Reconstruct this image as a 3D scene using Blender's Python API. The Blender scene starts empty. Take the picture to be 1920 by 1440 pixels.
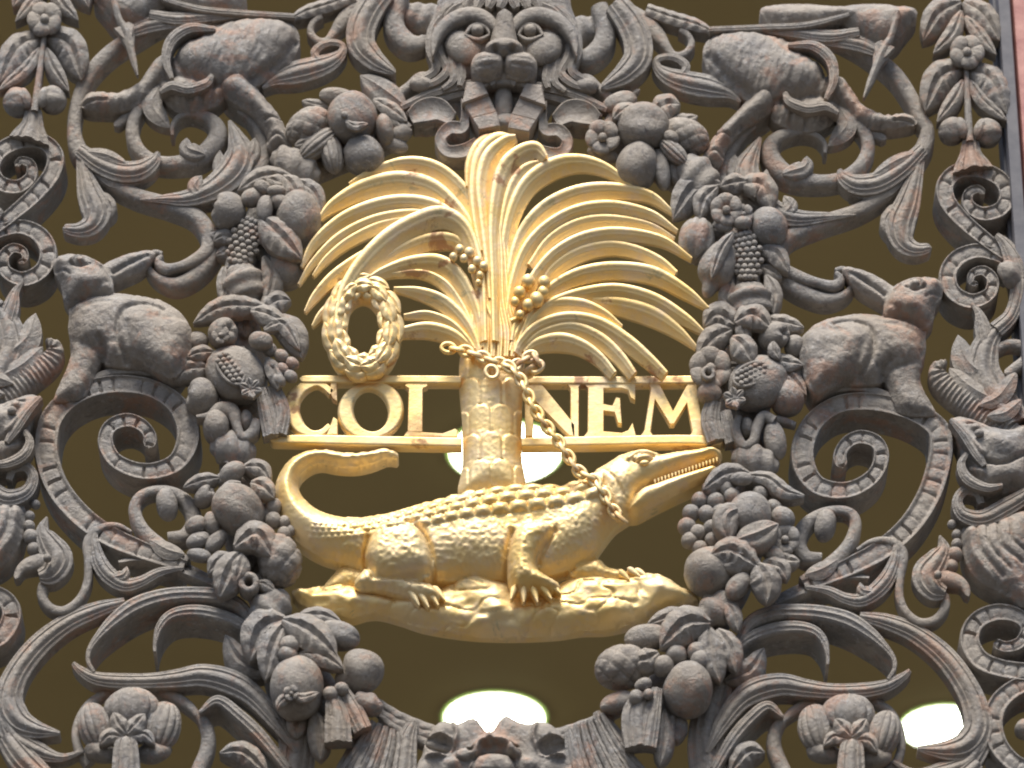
import bpy, math, random
import numpy as np
from mathutils import Vector, Matrix
from mathutils.geometry import tessellate_polygon
random.seed(7); np.random.seed(7)
S = bpy.context.scene
COL = S.collection

# ------------------------------------------------------------------ camera
TH = math.radians(32.0)      # the camera looks up at the gate
DIST = 8.5                   # metres from the lens to the middle of the gate
FPX = DIST * 1000.0
cs, sn = math.cos(TH), math.sin(TH)
CAM = (0.0, -DIST * cs, -DIST * sn)
cd = bpy.data.cameras.new('camera'); cam = bpy.data.objects.new('camera', cd); COL.objects.link(cam)
cam.location = CAM; cam.rotation_euler = (math.pi / 2 + TH, 0, 0)
cd.sensor_width = 36.0; cd.lens = 36.0 * DIST / 1.92
cd.clip_start = 0.1; cd.clip_end = 400
cd.dof.use_dof = True; cd.dof.focus_distance = DIST - 0.04; cd.dof.aperture_fstop = 3.4
S.camera = cam

# ------------------------------------------------------------------ daylight
w = bpy.data.worlds.new('World'); S.world = w; w.use_nodes = True
nt = w.node_tree; bgn = nt.nodes['Background']
sky = nt.nodes.new('ShaderNodeTexSky'); sky.sky_type = 'NISHITA'; sky.sun_disc = False
SUN_EL, SUN_AZ = 68.0, 194.0          # elevation; compass direction the light comes from (180 = behind the camera)
sky.sun_elevation = math.radians(SUN_EL); sky.sun_rotation = math.radians(SUN_AZ)
sky.dust_density = 3.0; sky.ozone_density = 1.0
nt.links.new(sky.outputs[0], bgn.inputs['Color']); bgn.inputs['Strength'].default_value = 0.07
sl = bpy.data.lights.new('sun', 'SUN'); sl.energy = 3.3; sl.angle = math.radians(26); sl.color = (1.0, 0.95, 0.88)
so = bpy.data.objects.new('sun', sl); COL.objects.link(so)
az, el = math.radians(SUN_AZ), math.radians(SUN_EL)
dirv = Vector((math.sin(az) * math.cos(el), math.cos(az) * math.cos(el), math.sin(el)))   # towards the sun
so.rotation_euler = dirv.to_track_quat('Z', 'Y').to_euler()
S.view_settings.view_transform = 'Standard'; S.view_settings.look = 'None'
S.view_settings.gamma = 1.0; S.view_settings.use_curve_mapping = False
S.view_settings.exposure = 0.85
S.cycles.filter_width = 2.0

# ------------------------------------------------------------------ drawing plane -> metres
def W(x, y, href):
    """point of the plane that stands href mm in front of the gate's mid plane"""
    a = (np.asarray(x, float) - 960.0) / FPX; b = (720.0 - np.asarray(y, float)) / FPX
    dy = cs - b * sn; dz = sn + b * cs
    t = (-href / 1000.0 - CAM[1]) / dy
    return a * t, CAM[2] + dz * t

# mirrored half of the design: left tracing -> right half, thin-plate warp fitted to matching points
PAIRS = [((288,465),(1583,493)),((355,610),(1508,625)),((115,715),(1738,748)),((225,705),(1620,738)),
 ((370,800),(1487,845)),((265,912),(1600,945)),((62,860),(1790,860)),((160,1000),(1700,1020)),
 ((133,250),(1747,243)),((240,60),(1652,95)),((256,135),(1622,178)),((305,100),(1570,140)),((150,180),(1720,218)),
 ((118,428),(1745,465)),((298,290),(1572,323)),((322,255),(1550,288)),((400,215),(1453,248)),
 ((380,400),(1460,440)),((330,545),(1545,572)),((278,490),(1597,528)),((605,98),(1270,125)),((492,165),(1390,190)),
 ((560,60),(1320,85)),((138,1250),(1705,1262)),((5,1300),(1848,1350)),((235,1370),(1600,1375)),((240,1293),(1600,1312)),
 ((110,1145),(1735,1168)),((290,1215),(1552,1240)),((110,1375),(1722,1405)),((385,1400),(1455,1400)),((250,960),(1603,995)),
 ((480,1100),(1385,1130)),((540,1440),(1340,1440)),((0,0),(1880,20)),((0,720),(1900,740))]
_P = np.array([p[0] for p in PAIRS], float) / 500.0; _Q = np.array([p[1] for p in PAIRS], float)
def _k(r2): return np.where(r2 > 1e-12, r2 * np.log(np.maximum(r2, 1e-12)), 0.0)
_n = len(PAIRS); _A = np.zeros((_n + 3, _n + 3))
_A[:_n, :_n] = _k(((_P[:, None] - _P[None]) ** 2).sum(2)) + 0.01 * np.eye(_n)
_A[:_n, _n] = 1; _A[:_n, _n + 1:] = _P; _A[_n, :_n] = 1; _A[_n + 1:, :_n] = _P.T
_C = np.linalg.solve(_A, np.vstack([_Q, np.zeros((3, 2))]))
def mirror(x, y):
    X = np.stack([np.asarray(x, float).ravel(), np.asarray(y, float).ravel()], 1) / 500.0
    K = _k(((X[:, None] - _P[None]) ** 2).sum(2))
    R = K @ _C[:_n] + _C[_n] + X @ _C[_n + 1:]
    return R[:, 0].reshape(np.shape(x)), R[:, 1].reshape(np.shape(y))
FLIP = [False]
_EY = [-60, 97, 370, 510, 700, 940, 1000, 1100, 1200, 1500]
_ES = [1905, 1897, 1874, 1868, 1860, 1857, 1850, 1846, 1840, 1838]
_ED = [66, 62, 53, 42, 40, 45, 35, 30, 45, 45]
def tx(x, y):
    if FLIP[0] == 2:          # border ornament: traced on the right, mirrored to the left
        y = np.asarray(y, float); return np.interp(y, _EY, _ES) - np.asarray(x, float), y - np.interp(y, _EY, _ED)
    if FLIP[0]: return mirror(x, y)
    return np.asarray(x, float), np.asarray(y, float)

def spline(P, seg=4.0, closed=False):
    P = np.asarray(P, float)
    if closed: Q = np.vstack([P[-1], P, P[0], P[1]])
    else: Q = np.vstack([2 * P[0] - P[1], P, 2 * P[-1] - P[-2]])
    out = []
    for i in range(1, len(Q) - 2):
        p0, p1, p2, p3 = Q[i - 1], Q[i], Q[i + 1], Q[i + 2]
        n = max(2, int(np.hypot(*(p2 - p1)[:2]) / seg))
        t = (np.arange(n) / n)[:, None]
        out.append(0.5 * (2 * p1 + (p2 - p0) * t + (2 * p0 - 5 * p1 + 4 * p2 - p3) * t ** 2 + (3 * p1 - p0 - 3 * p2 + p3) * t ** 3))
    if not closed: out.append(P[-1:])
    return np.vstack(out)

class MB:
    def __init__(s): s.V = []; s.F = []; s.n = 0
    def add(s, V, F):
        V = np.asarray(V, float)
        s.V.append(V); s.F.extend([[i + s.n for i in f] for f in F]); s.n += len(V)
    def addp(s, x, y, h, href, F):
        X, Z = W(x, y, href)
        s.add(np.stack([X, -np.asarray(h, float) / 1000.0 + 0 * X, Z], 1), F)
    def build(s, name, mat, parent=None, angle=50, label=None):
        me = bpy.data.meshes.new(name)
        V = np.vstack(s.V); c = (V.min(0) + V.max(0)) / 2
        me.from_pydata((V - c).tolist(), [], s.F); me.update()
        me.materials.append(mat)
        me.polygons.foreach_set('use_smooth', [True] * len(me.polygons))
        me.set_sharp_from_angle(angle=math.radians(angle))
        o = bpy.data.objects.new(name, me); COL.objects.link(o)
        if parent is not None:
            o.parent = parent; o.location = Vector(c) - world_loc(parent)
        else: o.location = c
        if label: o['label'] = label
        return o
def world_loc(o):
    v = Vector(o.location)
    while o.parent is not None: o = o.parent; v += o.location
    return v
def empty(name, loc, parent=None, label=None, cat=None, group=None, kind=None):
    o = bpy.data.objects.new(name, None); COL.objects.link(o); o.empty_display_size = 0.05
    o.location = Vector(loc) - (world_loc(parent) if parent else Vector((0, 0, 0)))
    if parent: o.parent = parent
    tag(o, label, cat, group, kind); return o
def tag(o, label=None, cat=None, group=None, kind=None):
    if label: o['label'] = label
    if cat: o['category'] = cat
    if group: o['group'] = group
    if kind: o['kind'] = kind

# ------------------------------------------------------------------ cross sections of the cast straps
def pf_round(s, w, u): return -0.8 * w * (1 - np.sqrt(1 - 0.97 * s * s))
def pf_flat(s, w, u): return -0.35 * w * np.clip((np.abs(s) - 0.72) / 0.28, 0, 1) ** 2
def pf_scroll(s, w, u):
    a = np.abs(s)
    rim = np.exp(-((a - 0.84) / 0.13) ** 2) * 5.0
    floor = 2.2 * (1 - (s / 0.6) ** 2) * (a < 0.6)
    tick = np.exp(-((((u / 26.0) % 1.0) - 0.5) / 0.055) ** 2) * 6.5 * (a < 0.66)
    return rim + floor - tick - 2.5 * np.clip((a - 0.93) / 0.07, 0, 1)
def pf_frond(s, w, u):       # raised rolled upper edge, lower face falling away
    r = 0.30 * w * np.clip(1 - ((s + 0.58) / 0.46) ** 2, 0, 1) ** 0.6
    r2 = np.exp(-((s - 0.12) / 0.12) ** 2) * 0.15 * w
    return r + r2 - 0.85 * w * np.clip((s + 0.05) / 1.05, 0, 1) ** 1.1 - 0.3 * w * np.clip((-s - 0.85) / 0.15, 0, 1) ** 2
def pf_rib(s, w, u): return 0.35 * w * (1 - s * s) + 0.10 * w * np.cos(s * 3 * np.pi)
def pf_leaf(s, w, u):        # acanthus blade: deep flutes either side of a mid rib
    return 0.40 * w * (1 - s * s) - 0.20 * w * np.exp(-((np.abs(s) - 0.38) / 0.14) ** 2) \
           - 0.14 * w * np.exp(-((np.abs(s) - 0.74) / 0.10) ** 2)
def pf_vein(s, w, u):        # small leaf: sunk mid vein, arched halves
    return 0.48 * w * (1 - s * s) - 0.30 * w * np.exp(-(s / 0.11) ** 2) + 0.14 * w * s - 0.07 * w * np.cos(u / 3.4 - 2.6 * np.abs(s)) * (np.abs(s) > 0.2)
def pf_cup(s, w, u): return 0.45 * w * s * s - 0.35 * w * np.clip((np.abs(s) - 0.86) / 0.14, 0, 1)
def pf_keel(s, w, u): return -0.75 * w * np.abs(s) ** 1.3
def pf_hang(s, w, u):        # one side high, the other falling away
    return -1.45 * w * ((s + 1) / 2) ** 1.5 - 0.25 * w * np.clip((-s - 0.8) / 0.2, 0, 1) ** 2 \
           - 0.10 * w * np.exp(-((s + 0.3) / 0.12) ** 2) - 0.10 * w * np.exp(-((s - 0.25) / 0.12) ** 2)
def pf_hang2(s, w, u): return pf_hang(-s, w, u)
def pf_comb(s, w, u): return -0.7 * w * (1 - np.sqrt(1 - 0.97 * s * s)) + 2.2 * np.sin(u / 1.5 + 1.6 * s)
def pf_twist(s, w, u):
    return pf_round(s, w, u) + 0.10 * w * np.sin(u / 4.2 + 2.2 * s)
PF = dict(round=pf_round, flat=pf_flat, scroll=pf_scroll, frond=pf_frond, rib=pf_rib, leaf=pf_leaf, vein=pf_vein,
          cup=pf_cup, keel=pf_keel, hang=pf_hang, hang2=pf_hang2, comb=pf_comb, twist=pf_twist)

def strap(mb, pts, prof='round', top=0.0, back=None, thick=None, ns=None, seg=4.0, cap=0, capa=0, inset=1.0, wob=0.0, closed=False):
    """a cast strap; pts rows are (x, y, half width[, height offset]); front face from the profile, square sides"""
    P = np.array([tuple(p) + (0.0,) * (4 - len(p)) for p in pts], float)
    x, y = tx(P[:, 0], P[:, 1]); P[:, 0] = x; P[:, 1] = y
    C = spline(P[:-1], seg, True) if closed else spline(P, seg); n = len(C)
    d = (np.roll(C[:, :2], -1, 0) - np.roll(C[:, :2], 1, 0)) if closed else np.gradient(C[:, :2], axis=0); L = np.hypot(d[:, 0], d[:, 1]) + 1e-9; d /= L[:, None]
    u = np.concatenate([[0], np.cumsum(np.hypot(*np.diff(C[:, :2], axis=0).T))])
    wd = np.maximum(C[:, 2], 0.4)
    if cap: wd = wd * np.sqrt(np.clip(1 - (1 - np.clip((u[-1] - u) / cap, 0, 1)) ** 2, 0.01, 1))
    if capa: wd = wd * np.sqrt(np.clip(1 - (1 - np.clip(u / capa, 0, 1)) ** 2, 0.01, 1))
    if wob: wd = wd * (1 + wob * np.sin(u / 7.0) * 0.6 + wob * np.sin(u / 17.0 + 1.3))
    nx, ny = -d[:, 1], d[:, 0]
    sg = -1.0 if FLIP[0] else 1.0
    if ns is None: ns = 17 if prof in ('scroll', 'leaf', 'frond') else 11
    s = np.linspace(-1, 1, ns); s = np.sign(s) * np.abs(s) ** 0.85
    wc = wd[:, None]; f = PF[prof](s[None, :], wc, u[:, None]) + (top + C[:, 3])[:, None]
    xs = C[:, 0:1] + sg * nx[:, None] * s[None] * wc; ys = C[:, 1:2] + sg * ny[:, None] * s[None] * wc
    if thick is not None: bk = f[:, [0, -1]] - thick; bk = np.minimum(bk, f.min(1)[:, None] - thick * 0.3)
    else: bk = np.minimum(np.full((n, 2), back if back is not None else top - 30.0), f.min(1)[:, None] - 3)
    xb = C[:, 0:1] + sg * nx[:, None] * np.array([[-inset, inset]]) * wc
    yb = C[:, 1:2] + sg * ny[:, None] * np.array([[-inset, inset]]) * wc
    X = np.hstack([xb[:, :1], xs, xb[:, 1:]]); Y = np.hstack([yb[:, :1], ys, yb[:, 1:]]); H = np.hstack([bk[:, :1], f, bk[:, 1:]])
    m = ns + 2; F = []
    for i in range(n if closed else n - 1):
        i2 = (i + 1) % n
        for j in range(m):
            k = (j + 1) % m
            F.append([i * m + j, i * m + k, i2 * m + k, i2 * m + j] if sg < 0 else [i * m + j, i2 * m + j, i2 * m + k, i * m + k])
    a = list(range(m)); b = [(n - 1) * m + j for j in range(m)]
    if not closed: F.append(a if sg > 0 else a[::-1]); F.append(b[::-1] if sg > 0 else b)
    mb.addp(X.ravel(), Y.ravel(), H.ravel(), top, F)

def blob(mb, cx, cy, ra, rb, ang=0, h=20.0, rc=None, fn=None, tilt=0, nt_=22, nph=28):
    """ellipsoid; axis a lies at ang degrees in the picture plane (y down), tilt turns its + end to the viewer"""
    x, y = tx(cx, cy); cx, cy = float(x), float(y)
    if FLIP[0]: ang = 180 - ang
    rc = rb if rc is None else rc
    th = np.linspace(0, np.pi, nt_ + 1)[:, None]; ph = (np.arange(nph) / nph * 2 * np.pi)[None]
    r = np.ones((nt_ + 1, nph)) if fn is None else fn(th + 0 * ph, ph + 0 * th)
    q = random.random() * 6
    r = r * (1 + np.sin(th) * (0.026 * np.sin(2.3 * th + q) * np.cos(2 * ph + q) + 0.020 * np.sin(4.1 * th + 2 * q) * np.cos(3 * ph + q)))
    A = ra * np.cos(th) * r; B = rb * np.sin(th) * np.cos(ph) * r; Cc = rc * np.sin(th) * np.sin(ph) * r
    t = math.radians(tilt); A, Cc = A * math.cos(t) - Cc * math.sin(t), A * math.sin(t) + Cc * math.cos(t)
    g = math.radians(ang); X = cx + A * math.cos(g) - B * math.sin(g); Y = cy + A * math.sin(g) + B * math.cos(g)
    F = []
    for i in range(nt_):
        for j in range(nph):
            k = (j + 1) % nph; F.append([i * nph + j, (i + 1) * nph + j, (i + 1) * nph + k, i * nph + k])
    mb.addp(X.ravel(), Y.ravel(), (h + Cc).ravel(), h, F)
def fn_apple(th, ph): return 1 - 0.42 * np.exp(-(th / 0.42) ** 2) - 0.05 * np.cos(5 * ph) * np.exp(-((th - 0.5) / 0.4) ** 2)
def fn_pear(th, ph): return 1 - 0.30 * np.exp(-((th - 0.75) / 0.45) ** 2) - 0.04 * np.exp(-(th / 0.3) ** 2)
def fn_groove(k, a, tw=0.0): return lambda th, ph: 1 - a * np.abs(np.cos(k * ph / 2 + tw * th)) ** 5 * np.sin(th) ** 0.5
def fn_fold(k, a, tw=0.0): return lambda th, ph: 1 + a * np.sin(k * th + tw * np.cos(ph)) * np.sin(th)
def fn_cone(k, m, a): return lambda th, ph: 1 - a * np.maximum(np.exp(-(np.sin((k * th + m * ph) / 2) / 0.26) ** 2), np.exp(-(np.sin((k * th - m * ph) / 2) / 0.26) ** 2)) * np.sin(th) ** 0.6
def fn_slit(w, d): return lambda th, ph: 1 - d * np.exp(-(((ph - np.pi / 2)) / w) ** 2) * np.exp(-((th - 1.5) / 0.75) ** 4)
def fn_lumpy(a, s): return lambda th, ph: 1 + a * np.sin(3 * th + s) * np.cos(2 * ph + s) + a * 0.6 * np.sin(5 * ph + 2 * s) * np.sin(th) * np.cos(4 * th)

def leaf(mb, pts, w, prof='vein', top=30.0, thick=7.0, lift=0.0, k=0.42, serr=0.0, n=9):
    """pointed leaf along pts (2-4 centre points), base first"""
    P = np.asarray(pts, float)
    if len(P) == 2: P = np.vstack([P[0], (P[0] + P[1]) / 2, P[1]])
    C = spline(P, 1e9); C = spline(P, max(3.0, np.hypot(*(P[-1] - P[0])) / n))
    u = np.concatenate([[0], np.cumsum(np.hypot(*np.diff(C, axis=0).T))]); t = u / u[-1]
    a, b = k, 1 - k
    ww = w * (np.clip(t, 0.02, 1) ** (a * 1.6)) * (np.clip(1 - t, 0, 1) ** (b * 1.35)) / ((a / (a + b)) ** (a * 1.6) * (b / (a + b)) ** (b * 1.35))
    ww = ww * (1 + serr * np.sign(np.sin(t * 22)))
    strap(mb, [(C[i, 0], C[i, 1], max(ww[i], 0.6), lift * (t[i] ** 2)) for i in range(len(C))], prof, top, thick=thick, seg=5.0, ns=9)

def polydist(X, Y, P, closed=False):
    P = np.asarray(P, float); Q = np.vstack([P[1:], P[:1]]) if closed else P[1:]; P = P if closed else P[:-1]
    best = np.full(X.shape, 1e18); bx = np.zeros(X.shape); by = np.zeros(X.shape)
    for (ax, ay), (cx, cy) in zip(P, Q):
        ex, ey = cx - ax, cy - ay; L2 = ex * ex + ey * ey + 1e-12
        t = np.clip(((X - ax) * ex + (Y - ay) * ey) / L2, 0, 1); qx = ax + t * ex; qy = ay + t * ey
        d = (X - qx) ** 2 + (Y - qy) ** 2; m = d < best
        best[m] = d[m]; bx[m] = qx[m]; by[m] = qy[m]
    return np.sqrt(best), bx, by
def inside(X, Y, P):
    r = np.zeros(X.shape, bool); n = len(P); j = n - 1
    for i in range(n):
        xi, yi = P[i]; xj, yj = P[j]
        if yi != yj:
            c = ((yi > Y) != (yj > Y)) & (X < (xj - xi) * (Y - yi) / (yj - yi) + xi); r ^= c
        j = i
    return r
def blur(A, M, n):
    for _ in range(n):
        num = A * M; den = M.astype(float)
        for ax in (0, 1):
            num = num + np.roll(A * M, 1, ax) + np.roll(A * M, -1, ax); den = den + np.roll(M, 1, ax) + np.roll(M, -1, ax)
        A = np.where(M, num / np.maximum(den, 1), A)
    return A
def vnoise(X, Y, sc, seed=0):
    r = np.random.RandomState(seed).rand(64, 64); x = X / sc; y = Y / sc
    i = np.floor(x).astype(int); j = np.floor(y).astype(int); fx = x - i; fy = y - j
    fx = fx * fx * (3 - 2 * fx); fy = fy * fy * (3 - 2 * fy)
    g = lambda a, b: r[a % 64, b % 64]
    return ((g(i, j) * (1 - fx) + g(i + 1, j) * fx) * (1 - fy) + (g(i, j + 1) * (1 - fx) + g(i + 1, j + 1) * fx) * fy) * 2 - 1

def relief(mb, layers, details=(), step=2.6, back=-50.0, href=20.0, grow=None):
    """a modelled figure: outlines swelled into rounded masses, then bumps, grooves and ridges; square sides to the back.
    layers: (outline, base, swell, radius[, blurs])"""
    L = []
    for l in layers:
        P = np.array(l[0], float); x, y = tx(P[:, 0], P[:, 1]); P = spline(np.stack([x, y], 1), 5.0, True); L.append((P,) + tuple(l[1:]))
    allp = np.vstack([l[0] for l in L]); x0, y0 = allp.min(0) - 2 * step; x1, y1 = allp.max(0) + 2 * step
    gx = np.arange(x0, x1, step); gy = np.arange(y0, y1, step); X, Y = np.meshgrid(gx, gy)
    H = np.full(X.shape, -1e6); sd = np.full(X.shape, -1e6); BX = X.copy(); BY = Y.copy()
    for l in L:
        P, base, sw, R = l[:4]; nb = l[4] if len(l) > 4 else 4
        M = inside(X, Y, P); d, qx, qy = polydist(X, Y, P, True)
        s_ = np.where(M, d, -d); m = s_ > sd; sd[m] = s_[m]; BX[m] = qx[m]; BY[m] = qy[m]
        p = np.sqrt(np.clip(1 - (1 - np.clip(d / R, 0, 1)) ** 2, 0, 1)); h = np.where(M, base + sw * blur(np.where(M, p, 0), M, nb), -1e6)
        both = (h > -1e5) & (H > -1e5); k = 5.0
        sm = np.maximum(h, H) + k * 0.25 * np.clip(1 - np.abs(h - H) / k, 0, 1) ** 2
        H = np.where(both, sm, np.maximum(h, H))
    M = sd > 0
    out = ~M; need = np.zeros_like(M)
    for dx, dy in ((1,0),(-1,0),(0,1),(0,-1),(1,1),(1,-1),(-1,1),(-1,-1)):
        r = np.roll(np.roll(M, dx, 1), dy, 0); need |= out & r
    hn = np.where(M, H, 0.0); den = M.astype(float); a = hn.copy(); b = den.copy()
    for dx, dy in ((1,0),(-1,0),(0,1),(0,-1),(1,1),(1,-1),(-1,1),(-1,-1)):
        a += np.roll(np.roll(hn, dx, 1), dy, 0); b += np.roll(np.roll(den, dx, 1), dy, 0)
    lowb = min(l[1] for l in L)
    H = np.where(M, H, np.where(need, a / np.maximum(b, 1) - 2.0, lowb))
    for dt in details:
        t = dt[0]
        if t in ('bump', 'dome', 'pit'):
            _, cx, cy, rx, ry, ang, amp = dt; cx, cy = tx(cx, cy); g = math.radians(-ang + 180 if FLIP[0] else ang)
            U = ((X - cx) * math.cos(g) + (Y - cy) * math.sin(g)) / rx; V = (-(X - cx) * math.sin(g) + (Y - cy) * math.cos(g)) / ry
            r2 = U * U + V * V
            if t == 'bump': H = H + amp * np.exp(-r2 * 1.2)
            elif t == 'dome': H = H + amp * np.sqrt(np.clip(1 - r2, 0, 1))
            else: H = H - amp * np.clip(1 - r2, 0, 1) ** 0.5
        elif t in ('groove', 'ridge', 'step'):
            _, P, wd, amp = dt; P = np.array(P, float); x, y = tx(P[:, 0], P[:, 1]); P = spline(np.stack([x, y], 1), 6.0)
            bb = (X > P[:, 0].min() - 3 * wd) & (X < P[:, 0].max() + 3 * wd) & (Y > P[:, 1].min() - 3 * wd) & (Y < P[:, 1].max() + 3 * wd)
            d, _, _ = polydist(X[bb], Y[bb], P); e = amp * np.exp(-(d / wd) ** 2); H[bb] += -e if t == 'groove' else e
        elif t == 'fn': H = dt[1](X, Y, H)
    Xv = np.where(need, BX, X); Yv = np.where(need, BY, Y)
    use = M | need
    cell = use[:-1, :-1] & use[1:, :-1] & use[:-1, 1:] & use[1:, 1:] & (M[:-1, :-1] | M[1:, :-1] | M[:-1, 1:] | M[1:, 1:])
    idx = -np.ones(X.shape, int); ids = np.zeros(X.shape, bool)
    for a_, b_ in ((slice(None, -1), slice(None, -1)), (slice(1, None), slice(None, -1)), (slice(None, -1), slice(1, None)), (slice(1, None), slice(1, None))): ids[a_, b_] |= cell
    idx[ids] = np.arange(ids.sum()); n = int(ids.sum()); ii, jj = np.nonzero(cell)
    q = np.stack([idx[ii, jj], idx[ii + 1, jj], idx[ii + 1, jj + 1], idx[ii, jj + 1]], 1)
    E = {}
    for f in q.tolist():
        for k_ in range(4):
            a_, b_ = f[k_], f[(k_ + 1) % 4]
            if (b_, a_) in E: del E[(b_, a_)]
            else: E[(a_, b_)] = 1
    F = q.tolist(); bv = sorted({v for e in E for v in e}); mp = {v: n + i for i, v in enumerate(bv)}
    F += [[b_, a_, mp[a_], mp[b_]] for a_, b_ in E]
    xs = Xv[ids]; ys = Yv[ids]; hs = H[ids]
    bvi = np.array(bv); bb = np.minimum(back if np.isscalar(back) else back, hs[bvi] - 3)
    # flat back: mirror of the front grid at the back height
    xs2 = np.concatenate([xs, xs[bvi]]); ys2 = np.concatenate([ys, ys[bvi]]); hs2 = np.concatenate([hs, bb])
    mb.addp(xs2, ys2, hs2, href, F)

def slab(mb, P, top, back, bev=2.0):
    """flat extruded outline with a small bevel"""
    P = np.array(P, float); x, y = tx(P[:, 0], P[:, 1]); P = np.stack([x, y], 1); n = len(P)
    c = P.mean(0); tri = tessellate_polygon([[Vector((p[0], p[1], 0)) for p in P]])
    area = 0.5 * np.sum(P[:, 0] * np.roll(P[:, 1], -1) - np.roll(P[:, 0], -1) * P[:, 1])
    e = np.roll(P, -1, 0) - P; e /= np.hypot(e[:, 0], e[:, 1])[:, None] + 1e-9
    nr = np.stack([-e[:, 1], e[:, 0]], 1) * (1 if area > 0 else -1)
    v = nr + np.roll(nr, 1, 0); v /= np.maximum(np.hypot(v[:, 0], v[:, 1]), 0.5)[:, None]
    I = P + v * bev
    X = np.concatenate([I[:, 0], P[:, 0], P[:, 0]]); Y = np.concatenate([I[:, 1], P[:, 1], P[:, 1]])
    H = np.concatenate([np.full(n, top), np.full(n, top - bev), np.full(n, back)])
    F = [list(t) for t in tri] + [[2 * n + i for i in t][::-1] for t in tri]
    for k in (0, 1):
        for i in range(n):
            j = (i + 1) % n; F.append([k * n + i, k * n + j, (k + 1) * n + j, (k + 1) * n + i])
    mb.addp(X, Y, H, top, F)

# ------------------------------------------------------------------ materials
def mat(name):
    m = bpy.data.materials.new(name); m.use_nodes = True; nt = m.node_tree; return m, nt, nt.nodes['Principled BSDF']
def nnoise(nt, scale, detail=4, rough=0.55, vec=None, dist=0.0):
    n = nt.nodes.new('ShaderNodeTexNoise'); n.inputs['Scale'].default_value = scale; n.inputs['Detail'].default_value = detail
    n.inputs['Roughness'].default_value = rough; n.inputs['Distortion'].default_value = dist
    if vec: nt.links.new(vec, n.inputs['Vector'])
    return n
def ramp(nt, src, stops):
    r = nt.nodes.new('ShaderNodeValToRGB'); e = r.color_ramp.elements
    while len(e) < len(stops): e.new(0.5)
    for i, (p, c) in enumerate(stops):
        e[i].position = p; e[i].color = (c, c, c, 1) if not isinstance(c, tuple) else c + (1,)
    nt.links.new(src, r.inputs['Fac']); return r
def mix(nt, fac, a, b):
    n = nt.nodes.new('ShaderNodeMix'); n.data_type = 'RGBA'
    if isinstance(fac, float): n.inputs[0].default_value = fac
    else: nt.links.new(fac, n.inputs[0])
    for k, v in ((6, a), (7, b)):
        if isinstance(v, tuple): n.inputs[k].default_value = v + (1,)
        else: nt.links.new(v, n.inputs[k])
    return n.outputs[2]
def math_(nt, op, a, b):
    n = nt.nodes.new('ShaderNodeMath'); n.operation = op
    for k, v in ((0, a), (1, b)):
        if isinstance(v, (int, float)): n.inputs[k].default_value = v
        else: nt.links.new(v, n.inputs[k])
    return n.outputs[0]
def bump(nt, src, strength, dist, p):
    b = nt.nodes.new('ShaderNodeBump'); b.inputs['Strength'].default_value = strength; b.inputs['Distance'].default_value = dist
    nt.links.new(src, b.inputs['Height']); nt.links.new(b.outputs[0], p.inputs['Normal']); return b

def bronze_mat():
    m, nt, p = mat('weathered_bronze')
    g = nt.nodes.new('ShaderNodeNewGeometry'); pos = g.outputs['Position']
    n1 = nnoise(nt, 4.5, 5, 0.6, pos); n2 = nnoise(nt, 16.0, 7, 0.7, pos, 0.3); n3 = nnoise(nt, 85.0, 5, 0.75, pos); n4 = nnoise(nt, 38.0, 6, 0.7, pos, 0.5)
    base = mix(nt, ramp(nt, n1.outputs[0], [(0.38, 0.0), (0.62, 1.0)]).outputs[0], (0.225, 0.216, 0.207), (0.262, 0.224, 0.182))
    base = mix(nt, ramp(nt, n2.outputs[0], [(0.44, 0.0), (0.66, 0.7)]).outputs[0], base, (0.385, 0.345, 0.295))
    base = mix(nt, ramp(nt, n4.outputs[0], [(0.30, 0.75), (0.46, 0.0)]).outputs[0], base, (0.115, 0.105, 0.105))
    edge = ramp(nt, g.outputs['Pointiness'], [(0.50, 0.0), (0.58, 1.0)]).outputs[0]
    rn = nnoise(nt, 11.0, 8, 0.75, pos, 0.5)
    rustm = ramp(nt, rn.outputs[0], [(0.525, 0.0), (0.62, 1.0)]).outputs[0]
    rust = math_(nt, 'MULTIPLY', rustm, math_(nt, 'ADD', math_(nt, 'MULTIPLY', edge, 0.5), 0.42))
    base = mix(nt, rust, base, (0.43, 0.205, 0.115))
    base = mix(nt, math_(nt, 'MULTIPLY', edge, 0.38), base, (0.50, 0.42, 0.355))
    sp = ramp(nt, n3.outputs[0], [(0.56, 0.0), (0.68, 0.6)]).outputs[0]
    sp = math_(nt, 'MULTIPLY', sp, ramp(nt, n1.outputs[0], [(0.40, 1.0), (0.60, 0.25)]).outputs[0])
    base = mix(nt, sp, base, (0.50, 0.50, 0.51))
    nt.links.new(base, p.inputs['Base Color'])
    p.inputs['Metallic'].default_value = 0.0; p.inputs['Specular IOR Level'].default_value = 0.4
    nt.links.new(ramp(nt, n2.outputs[0], [(0.3, 0.46), (0.7, 0.7)]).outputs[0], p.inputs['Roughness'])
    bump(nt, math_(nt, 'ADD', n3.outputs[0], math_(nt, 'MULTIPLY', n4.outputs[0], 2.0)), 0.6, 0.006, p)
    return m
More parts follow.
